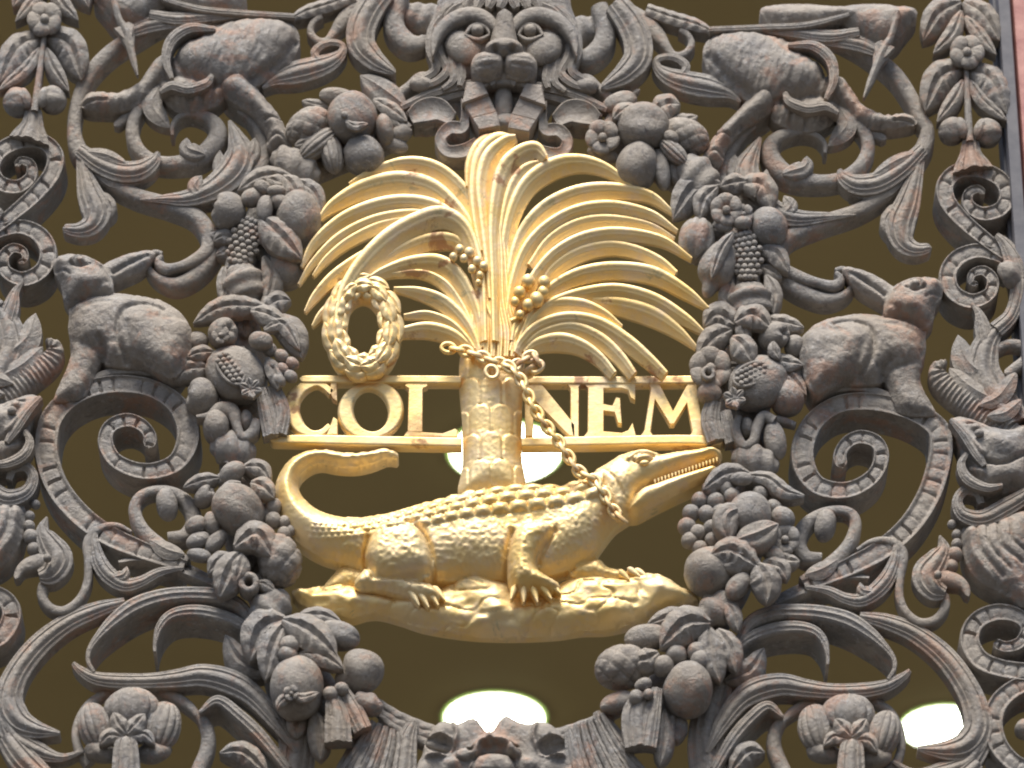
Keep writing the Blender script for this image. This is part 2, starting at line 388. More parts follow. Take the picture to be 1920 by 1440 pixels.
def gold_mat(name='weathered_gilding', worn=1.0):
    m, nt, p = mat(name)
    g = nt.nodes.new('ShaderNodeNewGeometry'); pos = g.outputs['Position']
    n1 = nnoise(nt, 8.0, 5, 0.6, pos); n2 = nnoise(nt, 24.0, 6, 0.65, pos, 0.3); n3 = nnoise(nt, 110.0, 4, 0.6, pos)
    base = mix(nt, ramp(nt, n1.outputs[0], [(0.35, 0.0), (0.65, 1.0)]).outputs[0], (0.92, 0.655, 0.25), (0.88, 0.71, 0.41))
    rose = ramp(nt, n2.outputs[0], [(0.50, 0.0), (0.70, 0.6)]).outputs[0]
    base = mix(nt, rose, base, (0.78, 0.64, 0.52))
    edge = ramp(nt, g.outputs['Pointiness'], [(0.50, 0.0), (0.62, 1.0)]).outputs[0]
    wn = nnoise(nt, 11.0, 6, 0.62, pos, 0.25)
    wear = math_(nt, 'MAXIMUM', ramp(nt, wn.outputs[0], [(0.605, 0.0), (0.65, 0.75)]).outputs[0],
                 math_(nt, 'MULTIPLY', edge, ramp(nt, wn.outputs[0], [(0.49, 0.0), (0.57, 0.75)]).outputs[0]))
    wear = math_(nt, 'MULTIPLY', wear, worn)
    base = mix(nt, wear, base, (0.36, 0.14, 0.055))
    gn = nnoise(nt, 15.0, 7, 0.7, pos, 0.5)
    grn = ramp(nt, gn.outputs[0], [(0.60, 0.0), (0.68, 0.55)]).outputs[0]
    base = mix(nt, grn, base, (0.22, 0.25, 0.18))
    nt.links.new(base, p.inputs['Base Color'])
    met = math_(nt, 'MULTIPLY', math_(nt, 'SUBTRACT', 1.0, math_(nt, 'MAXIMUM', wear, grn)), 0.6)
    nt.links.new(met, p.inputs['Metallic'])
    nt.links.new(ramp(nt, n2.outputs[0], [(0.3, 0.48), (0.7, 0.64)]).outputs[0], p.inputs['Roughness'])
    bump(nt, math_(nt, 'ADD', n3.outputs[0], n2.outputs[0]), 0.35, 0.0022, p)
    return m
BRONZE = bronze_mat(); GOLD = gold_mat(); GOLD2 = gold_mat('clean_gilding', 0.12)

def flat_mat(name, c1, c2, scale, rough=0.8, bstr=0.0):
    m, nt, p = mat(name); g = nt.nodes.new('ShaderNodeNewGeometry')
    n = nnoise(nt, scale, 6, 0.6, g.outputs['Position'])
    nt.links.new(mix(nt, ramp(nt, n.outputs[0], [(0.35, 0.0), (0.65, 1.0)]).outputs[0], c1, c2), p.inputs['Base Color'])
    p.inputs['Roughness'].default_value = rough
    if bstr: bump(nt, n.outputs[0], bstr, 0.003, p)
    return m
# ------------------------------------------------------------------ setting: ceiling of the passage behind the gate; unseen ground, floor and wall shape the bounce light
def quad(name, V, m, kind='structure', parent=None):
    me = bpy.data.meshes.new(name); me.from_pydata(V, [], [[0, 1, 2, 3]]); me.materials.append(m)
    o = bpy.data.objects.new(name, me); COL.objects.link(o)
    if kind: o['kind'] = kind
    return o
CZ = 5.5
GROUND_Z = -6.1
quad('ground', [(-60, -60, GROUND_Z), (60, -60, GROUND_Z), (60, 5, GROUND_Z), (-60, 5, GROUND_Z)], flat_mat('low_bounce_paving', (0.03, 0.026, 0.022), (0.04, 0.034, 0.029), 1.3))  # out of view; made dark so little light bounces up under the gate
quad('floor', [(-60, 5, GROUND_Z), (60, 5, GROUND_Z), (60, 40, GROUND_Z), (-60, 40, GROUND_Z)], flat_mat('bounce_floor', (0.13, 0.123, 0.105), (0.15, 0.142, 0.12), 1.3))  # unseen, added paler than the ground to bounce light onto the ceiling
ceil_m = flat_mat('brown_plaster', (0.46, 0.355, 0.16), (0.50, 0.385, 0.175), 0.6)
quad('ceiling', [(-14, 5.4, CZ), (-14, 22, CZ), (14, 22, CZ), (14, 5.4, CZ)], ceil_m)
quad('bounce_end_wall', [(-14, 22, GROUND_Z), (14, 22, GROUND_Z), (14, 22, CZ), (-14, 22, CZ)], flat_mat('bounce_wall', (0.2, 0.18, 0.15), (0.22, 0.2, 0.16), 1.0))  # unseen, added as a pale bounce surface for the ceiling

def lamp(px, py, rw, label):
    """flush round ceiling lamp: rim ring and a shallow lit glass bowl"""
    a = (px - 960) / FPX; b = (720 - py) / FPX
    d = Vector((a, cs - b * sn, sn + b * cs)); c = Vector(CAM); t = (CZ - 0.03 - c.z) / d.z; q = c + d * t
    r = rw / FPX * t * d.dot(Vector((0, cs, sn)))
    root = empty('ceiling_lamp', (q.x, q.y, CZ), label=label, cat='lamp', group='round lamps lit in the ceiling behind the gate')
    n = 48
    def rings(name, prof, m):
        V = []; F = []
        for k in range(n):
            an = 2 * math.pi * k / n
            for rr, zz in prof: V.append((rr * math.cos(an), rr * math.sin(an), zz))
        m_ = len(prof)
        for k in range(n):
            for j in range(m_ - 1):
                F.append([k * m_ + j, ((k + 1) % n) * m_ + j, ((k + 1) % n) * m_ + j + 1, k * m_ + j + 1])
        me = bpy.data.meshes.new(name); me.from_pydata(V, [], F); me.materials.append(m); me.update()
        me.polygons.foreach_set('use_smooth', [True] * len(me.polygons))
        o = bpy.data.objects.new(name, me); COL.objects.link(o); o.parent = root; return o
    rings('rim', [(r * 1.0, 0.0), (r * 1.05, -0.004), (r * 1.05, -0.012), (r * 0.99, -0.014)], LRIM)
    rings('glass_bowl', [(r * 0.93, -0.020), (r * 0.85, -0.026), (r * 0.5, -0.032), (0.001, -0.034)], LGLASS)
    rings('fringe_ring', [(r * 0.99, -0.014), (r * 0.93, -0.020)], LFRINGE)  # added glowing ring imitating the lens colour fringe round the glare
LRIM = flat_mat('lamp_rim_metal', (0.35, 0.36, 0.30), (0.38, 0.38, 0.33), 20)
LGLASS, _nt, _p = mat('lit_lamp_glass'); _p.inputs['Base Color'].default_value = (0.9, 0.9, 0.85, 1)
_p.inputs['Emission Color'].default_value = (0.93, 1.0, 0.80, 1); _p.inputs['Emission Strength'].default_value = 9.0
LFRINGE, _nt, _p = mat('green_fringe_glow'); _p.inputs['Base Color'].default_value = (0.6, 0.8, 0.4, 1)  # yellow-green lens fringe put in as emission, not a lamp part
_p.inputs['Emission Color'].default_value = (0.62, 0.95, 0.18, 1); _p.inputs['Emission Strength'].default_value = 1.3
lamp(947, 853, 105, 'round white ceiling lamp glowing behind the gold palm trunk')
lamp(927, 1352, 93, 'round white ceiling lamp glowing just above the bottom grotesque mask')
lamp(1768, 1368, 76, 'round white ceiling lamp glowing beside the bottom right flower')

# pink stone jamb and the slim dark frame of the gate, right edge
pink = flat_mat('pink_marble', (0.42, 0.17, 0.15), (0.62, 0.31, 0.26), 26.0, 0.45, 0.2)
def box_strip(mb, pts, top, back):      # pts: (x, y) outline
    slab(mb, pts, top, back, 3.0)
mb = MB(); slab(mb, [(1893, -60), (2100, -60), (2230, 1500), (2004, 1500)], 6, -150, 4)
jamb = mb.build('stone_jamb', pink); tag(jamb, 'pink polished stone jamb at the right edge beside the bronze gate', 'jamb')
# ------------------------------------------------------------------ gilded emblem
bx, bz = W(930, 1205, 30)
EM = empty('heraldic_emblem', (float(bx), 0, float(bz)), label='gilded relief of a chained crocodile under a palm tree, reading COL NEM', cat='emblem')

# palm: trunk, fronds, berries
PT = empty('palm_tree', (float(bx), -0.03, float(W(0, 905, 30)[1])), EM)
def bark(X, Y, H):
    cx = 921 + 0 * Y; u = (X - cx)
    t = (Y - 655) / 52.0; k = np.floor(t)
    ph = np.where(k % 2 == 0, 0.0, 0.5)
    g = np.abs((((u / 42.0) + ph) % 1.0) - 0.5) * 2           # 0 plate middle, 1 plate edge
    arc = 0.05 + 0.24 * g ** 2.5
    t2 = t - arc; f = t2 - np.floor(t2)
    k2 = np.floor(t2); ph2 = np.where(k2 % 2 == 0, 0.0, 0.5); g2 = np.abs((((u / 42.0) + ph2) % 1.0) - 0.5) * 2
    H = H + 5.5 * (1 - f) - 3.5 * np.exp(-((f) / 0.05) ** 2) - 3.0 * np.exp(-((1 - g2) / 0.12) ** 2)
    return H + 0.5 * vnoise(X, Y, 4.0, 3)
mb = MB()
relief(mb, [([(866,640),(884,612),(925,600),(965,612),(984,640),(983,690),(979,760),(978,840),(978,925),(866,925),(867,860),(866,780),(860,700)], -2, 42, 60, 3)],
       [('fn', bark)], step=2.2, back=-8, href=30)
mb.build('trunk', GOLD2, PT)

FR = [ # left side, back to front: (top, profile flip, pts)
 (22, 0, [(655,345,3),(700,322,8),(760,306,11),(815,316,13),(862,352,13),(893,402,12),(910,470,11),(917,560,10),(919,640,8)]),
 (26, 0, [(597,412,3),(625,384,10),(680,354,15),(745,340,17),(805,352,17),(850,388,15),(884,438,13),(903,510,11),(912,580,10),(915,645,8)]),
 (30, 0, [(565,500,3),(590,455,8),(640,414,12),(700,389,14),(762,380,14),(820,392,14),(862,428,13),(888,480,12),(903,560,10),(910,650,8)]),
 (24, 0, [(560,533,2.5),(585,495,6),(632,449,9),(690,418,10),(750,404,10),(805,404,8),(850,425,7)]),
 (20, 0, [(587,517,2.5),(612,486,6),(655,452,8),(715,424,9),(770,414,7),(820,420,5)]),
 (38, 0, [(640,640,9),(640,590,14),(652,545,17),(682,498,19),(728,452,20),(780,420,19),(828,405,17),(868,426,14),(890,476,12),(900,540,11),(905,640,9)]),
 (27, 0, [(572,584,2.5),(590,556,7),(620,524,10),(655,498,11),(700,468,9)]),
 (24, 0, [(586,611,2.5),(602,590,7),(628,567,9),(655,545,9)]),
 (22, 0, [(712,497,4),(755,470,11),(805,452,13),(850,452,12),(880,478,9)]),
 (32, 0, [(685,526,3),(720,510,9),(770,495,13),(822,494,15),(858,520,15),(882,562,13),(897,610,11),(903,652,8)]),
 (27, 0, [(735,514,3),(790,512,6),(832,532,8),(862,572,8),(885,622,8),(895,655,7)]),
 (30, 0, [(738,541,3),(785,548,9),(828,565,12),(862,596,13),(884,630,11),(895,658,8)]),
 (28, 0, [(757,592,3),(800,590,7),(842,606,8),(872,634,7),(888,656,6)]),
 (25, 0, [(752,622,8),(800,617,12),(845,628,12),(880,652,9)]),
 # crown
 (30, 0, [(878,350,5),(886,310,14),(905,276,17),(930,262,12)]),
 (34, 0, [(905,470,8),(895,400,12),(896,345,18),(908,298,22),(934,270,20),(962,262,8)]),
 (36, 0, [(925,560,10),(917,470,12),(910,400,14),(908,345,18),(920,298,18),(948,268,13),(968,258,6)]),
 (40, 0, [(932,640,10),(930,520,11),(928,430,13),(936,365,17),(950,318,19),(975,290,16),(1004,280,13),(1022,296,7)]),
 (30, 1, [(1020,302,3),(990,318,12),(968,345,14),(952,390,12),(942,450,9),(938,520,7)]),
 # right side
 (28, 1, [(1186,352,3),(1140,318,9),(1090,304,13),(1040,312,16),(992,344,16),(963,398,14),(948,470,12),(942,560,10),(938,645,8)]),
 (26, 1, [(1262,398,3),(1215,366,9),(1140,356,13),(1075,366,15),(1018,396,15),(980,444,14),(960,510,12),(950,580,10),(944,648,8)]),
 (30, 1, [(1270,433,3),(1220,402,8),(1150,388,11),(1085,396,12),(1030,424,12),(990,466,12),(966,526,11),(955,590,9),(950,650,7)]),
 (22, 1, [(1265,447,3),(1215,422,6),(1140,412,9),(1080,422,10),(1030,452,9),(995,500,8)]),
 (32, 1, [(1297,485,3),(1240,450,8),(1165,438,11),(1100,446,12),(1045,474,12),(1005,518,11),(978,572,10),(964,640,8)]),
 (22, 1, [(1266,515,8),(1236,490,9),(1190,470,10),(1140,463,11),(1085,476,12),(1040,505,11),(1018,535,6)]),
 (34, 1, [(1328,578,3),(1285,546,10),(1225,514,13),(1155,505,13),(1092,514,13),(1042,537,11),(1008,570,9),(985,620,8),(972,655,6)]),
 (32, 1, [(1322,625,3),(1282,596,10),(1225,562,12),(1160,545,12),(1098,550,11),(1040,568,10),(1004,596,9),(980,640,7)]),
 (22, 1, [(1306,651,3),(1268,618,10),(1222,590,15),(1165,573,14),(1110,567,9)]),
 (30, 1, [(1166,612,3),(1130,588,9),(1088,573,12),(1036,574,13),(996,596,12),(970,634,9),(960,660,7)]),
 (34, 1, [(1247,703,8),(1218,676,11),(1176,641,13),(1122,608,13),(1064,598,12),(1012,612,11),(980,640,9),(968,662,6)]),
 (27, 1, [(1187,703,9),(1160,668,11),(1122,635,12),(1072,616,12),(1020,626,10),(988,648,8)]),
 (24, 1, [(1150,702,8),(1124,672,10),(1090,649,12),(1050,639,14),(1008,646,11),(984,664,7)]),
]
for top, fl, pts in FR:
    mb = MB(); P = pts[::-1] if fl else pts
    # path runs tip -> crown on the left; on the right it runs crown -> tip so that the rolled edge stays uppermost
    P = [(x, y - 0.10 * w_, w_ * 1.06) for x, y, w_ in P]
    strap(mb, P, 'frond', top + 14, thick=10, seg=4, inset=0.9)
    mb.build('frond', GOLD, PT)
# leafy sheath of ribs that runs into the trunk
mb = MB()
for k in range(8):
    x = 884 + k * 12.5; t = (k - 3.5) / 3.5
    strap(mb, [(x + 2, 668, 5), (x + 3, 620, 7), (925 + t * 34, 560, 7), (928 + t * 22, 480, 6), (928 + t * 16, 420, 4)], 'rib', 48 - 8 * t * t, thick=14)
mb.build('rib_sheath', GOLD2, PT)
for cl in ([(862,468,9),(880,474,10),(870,485,8),(895,490,9),(907,500,9),(885,505,8),(900,516,7),(850,482,8),(897,530,6)],
           [(990,528,13),(1020,530,12),(974,549,12),(1018,548,11),(1006,562,14),(990,572,11),(966,566,9),(975,590,8)]):
    mb = MB()
    for x, y, r in cl: blob(mb, x, y, r, r, h=58, nt_=12, nph=16)
    strap(mb, [(cl[3][0], cl[3][1], 4), (cl[-1][0], cl[-1][1], 4), (925 if cl[0][0] < 900 else 958, 600, 4)], 'round', 52, thick=8)
    mb.build('berry_cluster', GOLD, PT)

# laurel wreath
WR = empty('laurel_wreath', (float(W(682, 700, 40)[0]), -0.04, float(W(682, 700, 40)[1])), EM)
mb = MB(); R = []
for k in range(25):
    a = 2 * math.pi * k / 24 + 0.3; R.append((680 + 53 * math.cos(a), 611 + 76 * math.sin(a), 19))
strap(mb, R, 'round', 40, back=2, seg=5, closed=True); mb.build('ring', GOLD, WR)
for row, s_ in enumerate((-1, 1, 0)):
    for k in range(11):
        a = 2 * math.pi * (k + 0.33 * row) / 11; da = 0.72
        q = lambda f, o=0: (680 + (53 + 12 * s_ + o) * math.cos(a + da * f), 611 + (76 + 12 * s_ + o) * math.sin(a + da * f))
        m2 = MB(); leaf(m2, [q(0, -4 * s_), q(0.5), q(1, 5 * s_ + 2)], 15 if s_ == 0 else 13, 'vein', 44 + (6 if s_ == 0 else 0), thick=12, lift=4); m2.build('leaf', GOLD, WR)

# name band
NB = empty('name_band', (float(bx), -0.02, float(W(0, 838, 20)[1])), EM)
T, B = 22, 6
mb = MB(); strap(mb, [(562,710,7),(700,710,7.5),(864,711,7.5)], 'flat', T + 2, B - 4, capa=6); strap(mb, [(984,712,7.5),(1150,712,7.5),(1302,711,8)], 'flat', T + 2, B - 4); mb.build('rail', GOLD, NB)
mb = MB(); strap(mb, [(505,822,7),(600,823,9),(700,825,9),(866,828,9)], 'flat', T + 3, B - 6, capa=10); strap(mb, [(978,828,9),(1150,825,9),(1280,823,9),(1358,826,9)], 'flat', T + 3, B - 6, cap=12); mb.build('rail', GOLD, NB)
def letter(name_parts):
    mb = MB()
    for p in name_parts:
        if p[0] == 's': strap(mb, p[1], 'flat', T, B, seg=3, inset=1, closed=len(p) > 2)
        else: slab(mb, p[1], T, B, 1.5)
    mb.build('letter', GOLD, NB)
letter([('s', [(622,735,7),(606,722,6),(590,718,6),(566,727,11),(549,748,14.5),(549,776,14.5),(562,800,12),(584,812,6.5),(603,810,6),(618,797,5)]),
        ('p', [(620,716),(632,716),(632,752),(624,748),(618,735)]), ('p', [(625,781),(633,786),(633,814),(612,815),(618,800)])])
letter([('s', [(695 + 47 * math.cos(a), 768 + 47 * math.sin(a) * 1.0, 6 + 9.5 * abs(math.cos(a + 0.25)) ** 1.5) for a in [2 * math.pi * k / 22 for k in range(23)]], 1)])
letter([('p', [(766,717),(802,717),(802,724),(793,728),(792,810),(764,810),(766,728),(758,722)]), ('p', [(756,818),(764,808),(830,812),(846,806),(853,803),(858,806),(858,819)])])
letter([('p', [(984,718),(1014,718),(1078,796),(1078,819),(1066,816),(1000,748),(1000,818),(984,818)]), ('p', [(1062,718),(1092,718),(1086,725),(1085,820),(1074,818),(1070,800),(1069,728)])])
letter([('p', [(1094,718),(1192,718),(1191,750),(1182,746),(1177,731),(1166,728),(1132,728),(1132,757),(1148,760),(1155,744),(1163,746),(1166,794),(1158,793),(1152,773),(1132,770),(1132,808),(1166,811),(1178,806),(1186,792),(1193,819),(1094,819),(1102,808),(1102,728)])])
letter([('p', [(1216,718),(1236,718),(1262,770),(1290,718),(1306,718),(1318,800),(1330,819),(1292,819),(1298,808),(1288,755),(1264,795),(1256,795),(1228,748),(1220,808),(1226,819),(1200,819),(1208,806),(1220,728)])])

# crocodile
CR = empty('crocodile', (float(bx), -0.05, float(W(0, 1120, 50)[1])), EM)
body = [(741,838),(720,832),(690,838),(650,841),(605,834),(570,839),(540,856),(521,885),(514,915),(520,950),(535,985),(560,1012),(600,1036),(645,1050),(700,1066),(760,1080),(830,1082),(900,1080),(960,1078),(1030,1072),(1080,1055),(1112,1036),(1135,1005),(1155,980),(1172,968),(1190,950),(1180,900),(1150,868),(1120,878),(1100,888),(1080,896),(1062,904),(1035,904),(1000,902),(960,902),(900,911),(860,921),(800,934),(745,949),(700,959),(650,962),(605,952),(574,932),(559,907),(562,886),(580,869),(602,862),(632,867),(668,868),(700,861),(726,851),(743,852),(747,845)]
thigh = [(690,1020),(705,998),(735,986),(770,989),(796,1008),(810,1040),(814,1072),(800,1090),(770,1092),(735,1098),(700,1085),(684,1052)]
shank = [(700,1060),(676,1078),(664,1096),(672,1108),(710,1110),(750,1118),(790,1128),(822,1128),(826,1116),(806,1098),(770,1090),(740,1080)]
farhind = [(642,1048),(618,1070),(604,1090),(612,1097),(650,1096),(690,1088),(705,1062),(680,1052)]
fore = [(958,1012),(975,992),(1005,984),(1032,990),(1045,1008),(1030,1030),(1012,1050),(1008,1072),(1024,1086),(1046,1100),(1050,1112),(1030,1116),(1004,1116),(980,1118),(962,1110),(952,1090),(950,1060),(952,1035)]
farfore = [(1080,1050),(1120,1036),(1140,1052),(1168,1058),(1196,1066),(1212,1076),(1196,1084),(1160,1080),(1130,1078),(1100,1076),(1070,1068)]
spine = np.array([(560,1000),(600,1010),(660,1010),(720,1000),(790,985),(860,968),(930,955),(1000,946),(1070,935),(1110,925)], float)
def scales(X, Y, H):
    # armour plates in rows along the back
    P = spline(spine, 5.0); d, qx, qy = polydist(X, Y, P); sgn = np.where(Y < qy, 1.0, -1.0); v = sgn * d
    ar = np.interp(qx, P[:, 0], np.concatenate([[0], np.cumsum(np.hypot(*np.diff(P, axis=0).T))]))
    up = np.clip((qx - 540) / 400.0, 0.25, 1.0)
    al = np.concatenate([[0], np.cumsum(np.hypot(*np.diff(P, axis=0).T))]); upl = np.clip((P[:, 0] - 540) / 400.0, 0.25, 1.0)
    phase = np.concatenate([[0], np.cumsum(np.diff(al) / (31.0 * upl[1:] + 4))]); pq = np.interp(qx, P[:, 0], phase)
    vv = v / (19.0 * up + 3); row = np.floor(vv); fv = vv - row
    uu = pq + 0.5 * (row % 2); fu = uu - np.floor(uu)
    m = (vv > -1.0) & (vv < 2.6) & (qx > 580) & (X < 1130) & (H > 5)
    cellb = np.clip(np.sin(np.pi * fu), 0, 1) ** 0.55 * np.clip(np.sin(np.pi * fv), 0, 1) ** 0.55
    H = H + np.where(m, 11.0 * up * cellb, 0)
    # pebbled skin elsewhere
    peb = vnoise(X * 1.0, Y * 1.25, 6.0, 5) * 1.35 + vnoise(X, Y, 4.0, 9) * 0.6
    return H + np.where(~m & (X > 640), peb, peb * 0.35)
mb = MB()
relief(mb, [(body, 4, 52, 58, 6), (farhind, -2, 24, 26), (farfore, 2, 26, 26), (thigh, 34, 50, 40), (shank, 28, 30, 20), (fore, 32, 48, 36)],
       [('groove', [(690,1015),(684,1050),(700,1086)], 5, 9), ('groove', [(812,1080),(808,1040),(790,1004),(762,987)], 4.5, 8), ('groove', [(950,1100),(950,1050),(960,1008)], 5, 10),
        ('groove', [(1040,1006),(1022,1034),(1010,1056)], 5, 9), ('groove', [(700,1092),(750,1092),(800,1084)], 4, 7),
        ('bump', 1085, 985, 55, 38, -30, 10), ('bump', 880, 1010, 90, 40, 0, 8), ('fn', scales),
        ('groove', [(640,995),(720,1010),(780,998)], 4, 3), ('groove', [(1128,900),(1140,935),(1160,965)], 6, 5)], step=2.2, back=-14, href=34)
mb.build('body', GOLD2, CR)
for x0, y0, x1, y1, hh in ((766,1102,786,1134,50),(782,1102,804,1138,50),(798,1100,822,1134,48),(812,1098,834,1124,44),(966,1096,958,1122,58),(982,1098,982,1128,60),(998,1098,1008,1128,60),(1014,1096,1034,1122,56),(1028,1092,1052,1112,52),(1176,1064,1200,1080,30),(1190,1066,1214,1082,28),(1160,1068,1180,1086,30)):
    mb = MB(); strap(mb, [(x0, y0, 6), ((x0 + x1) / 2, (y0 + y1) / 2 - 2, 6), (x1, y1, 1.5)], 'round', hh, thick=16, capa=4); mb.build('toe', GOLD2, CR)
head = [(1112,884),(1135,866),(1165,848),(1196,839),(1218,840),(1238,847),(1270,842),(1305,838),(1332,834),(1350,841),(1355,853),(1349,863),(1320,864),(1285,877),(1250,892),(1215,912),(1240,905),(1280,892),(1320,878),(1342,872),(1342,886),(1318,896),(1275,914),(1225,938),(1192,954),(1172,970),(1150,975),(1128,950),(1116,915)]
up = [(1112,884),(1135,866),(1165,848),(1196,839),(1218,840),(1238,847),(1270,842),(1305,838),(1332,834),(1350,841),(1355,853),(1350,864),(1336,860),(1300,870),(1260,886),(1225,905),(1200,920),(1190,945),(1172,968),(1150,972),(1128,950),(1116,915)]
lo = [(1196,915),(1230,902),(1270,888),(1310,876),(1341,869),(1346,888),(1320,902),(1277,921),(1228,945),(1194,962),(1174,956)]
mb = MB()
relief(mb, [(up, 14, 40, 34, 5), (lo, 14, 38, 22, 3)],
       [('groove', [(1196,922),(1215,910),(1255,890),(1300,872),(1346,859)], 2.4, 9), ('dome', 1205, 867, 17, 8, -8, 9), ('groove', [(1188,872),(1205,860),(1226,862)], 2.2, 6), ('groove', [(1190,874),(1208,876),(1224,868)], 2.2, 5),
        ('ridge', [(1178,868),(1200,850),(1232,855)], 4, 6), ('bump', 1165, 905, 28, 22, 20, 7), ('bump', 1338, 845, 14, 9, 0, 6), ('groove', [(1128,880),(1150,905),(1168,935)], 3, 3),
        ('fn', lambda X, Y, H: H + vnoise(X, Y, 5, 12) * np.where(X < 1180, 0.9, 0.4))], step=1.9, back=-10, href=36)
mb.build('head', GOLD2, CR)
mb = MB()
for k in range(19):
    t = k / 18.0; x = 1228 + 116 * t; y = 900 - 41 * t
    strap(mb, [(x, y - 2, 2.4), (x + 0.3, y + 2, 2.0), (x + 0.6, y + 5.5, 0.7)], 'round', 43, thick=8, seg=3, ns=7)
mb.build('teeth', GOLD, CR)
mb = MB(); blob(mb, 1208, 868, 9, 5, -8, h=56, rc=5, nt_=10, nph=14); mb.build('eye', GOLD, CR)

# rocky ground under it
g_out = [(547,1110),(575,1100),(610,1093),(660,1094),(720,1106),(790,1112),(835,1092),(862,1078),(905,1074),(945,1086),(975,1100),(1030,1100),(1062,1086),(1110,1074),(1160,1074),(1200,1070),(1240,1078),(1285,1098),(1312,1118),(1300,1126),(1268,1134),(1232,1150),(1190,1166),(1140,1178),(1090,1180),(1040,1187),(960,1190),(880,1187),(800,1175),(752,1160),(715,1150),(690,1150),(655,1158),(610,1148),(565,1132),(553,1121)]
def rock(X, Y, H):
    r = 8.5 * vnoise(X + 14 * vnoise(X, Y, 40, 2), Y * 1.2, 46, 4) + 3.2 * vnoise(X * 0.7 + 10 * vnoise(X, Y, 22, 6), Y * 1.3, 20, 8) + 0.6 * vnoise(X, Y * 1.5, 8, 1)
    s = np.abs(vnoise(X * 0.6 + Y * 0.4, Y * 1.4 - X * 0.2, 24, 21)); return H + r - 3.5 * np.exp(-(s / 0.14) ** 2)
mb = MB(); relief(mb, [(g_out, -6, 40, 36, 4)], [('fn', rock)], step=2.4, back=-18, href=14); mb.build('rocky_ground', GOLD2, EM)

# chain: collar round the palm, then down to the crocodile's neck
CH = empty('chain', (float(W(1000, 760, 60)[0]), -0.06, float(W(1000, 760, 60)[1])), EM)
def link(x, y, ang, L, wd, h, side):
    mb = MB(); n, m = 20, 8; V = []; F = []; g = math.radians(ang)
    for i in range(n):
        a = 2 * math.pi * i / n; cx_, cy_ = L * math.cos(a), wd * math.sin(a)
        tx_, ty_ = -L * math.sin(a), wd * math.cos(a); q = math.hypot(tx_, ty_); nx_, ny_ = ty_ / q, -tx_ / q
        for j in range(m):
            b = 2 * math.pi * j / m; r = 4.1; px = cx_ + nx_ * r * math.cos(b); py = cy_ + ny_ * r * math.cos(b); pz = r * math.sin(b)
            if side: py, pz = pz * 1.0 + py * 0.35, py * 0.9
            V.append((x + px * math.cos(g) - py * math.sin(g), y + px * math.sin(g) + py * math.cos(g), h + pz))
    for i in range(n):
        for j in range(m): F.append([i * m + j, ((i + 1) % n) * m + j, ((i + 1) % n) * m + (j + 1) % m, i * m + (j + 1) % m])
    V = np.array(V); mb.addp(V[:, 0], V[:, 1], V[:, 2], h, F); mb.build('link', GOLD, CH)
def chain(path, step, h0, h1, L=13, wd=8.5):
    C = spline(path, 2.0); u = np.concatenate([[0], np.cumsum(np.hypot(*np.diff(C, axis=0).T))]); k = 0; s_ = step * 0.4
    while s_ < u[-1]:
        x = np.interp(s_, u, C[:, 0]); y = np.interp(s_, u, C[:, 1]); x2 = np.interp(s_ + 3, u, C[:, 0]); y2 = np.interp(s_ + 3, u, C[:, 1])
        link(x, y, math.degrees(math.atan2(y2 - y, x2 - x + 1e-9)), L, wd, h0 + (h1 - h0) * s_ / u[-1], k % 2); k += 1; s_ += step
chain([(834,652),(862,656),(890,664),(920,675),(945,684),(968,694)], 17, 46, 62)
chain([(962,690),(980,676),(1000,668),(1010,684),(990,700)], 16, 60, 44)
chain([(950,684),(968,700),(985,728),(1000,762),(1020,792),(1046,826),(1066,856),(1086,884),(1110,897),(1132,925),(1150,956),(1166,972)], 17, 64, 58)
chain([(918,694),(930,706)], 14, 62, 62, 12, 11)
# ------------------------------------------------------------------ the bronze gate panel
gx_, gz_ = W(960, 1440, 0)
GATE = empty('bronze_gate', (float(gx_), 0, float(gz_)), label='weathered grey bronze openwork gate panel of scrolls, hares, satyrs, lion mask and fruit garlands', cat='gate')
def grp(name, x, y, label=None):
    x, y = tx(x, y); X, Z = W(x, y, 0); return empty(name, (float(X), 0, float(Z)), GATE, label=label)
def st(par, name, pts, prof='round', top=10, back=-55, **k):
    if prof != 'scroll': back = top - 0.60 * (top - back)
    mb = MB(); strap(mb, pts, prof, top, back, **k); return mb.build(name, BRONZE, par)
def lf(par, pts, w, top=20, thick=14, prof='vein', name='leaf', **k):
    mb = MB(); leaf(mb, pts, w, prof, top, thick, **k); return mb.build(name, BRONZE, par)
def bl(par, name, *a, **k):
    mb = MB(); blob(mb, *a, **k); return mb.build(name, BRONZE, par)

def fur(amp=1.6, ang=0.6, sc=5.0, seed=3):
    c_, s_ = math.cos(ang), math.sin(ang)
    def f(X, Y, H):
        U = X * c_ + Y * s_; V = -X * s_ + Y * c_
        return H + amp * vnoise(U / 3.5, V, sc, seed) + 0.8 * vnoise(X, Y, 9, seed + 1)
    return ('fn', f)
skin = ('fn', lambda X, Y, H: H + 0.8 * vnoise(X, Y, 6, 5) + 1.0 * vnoise(X, Y, 15, 8))

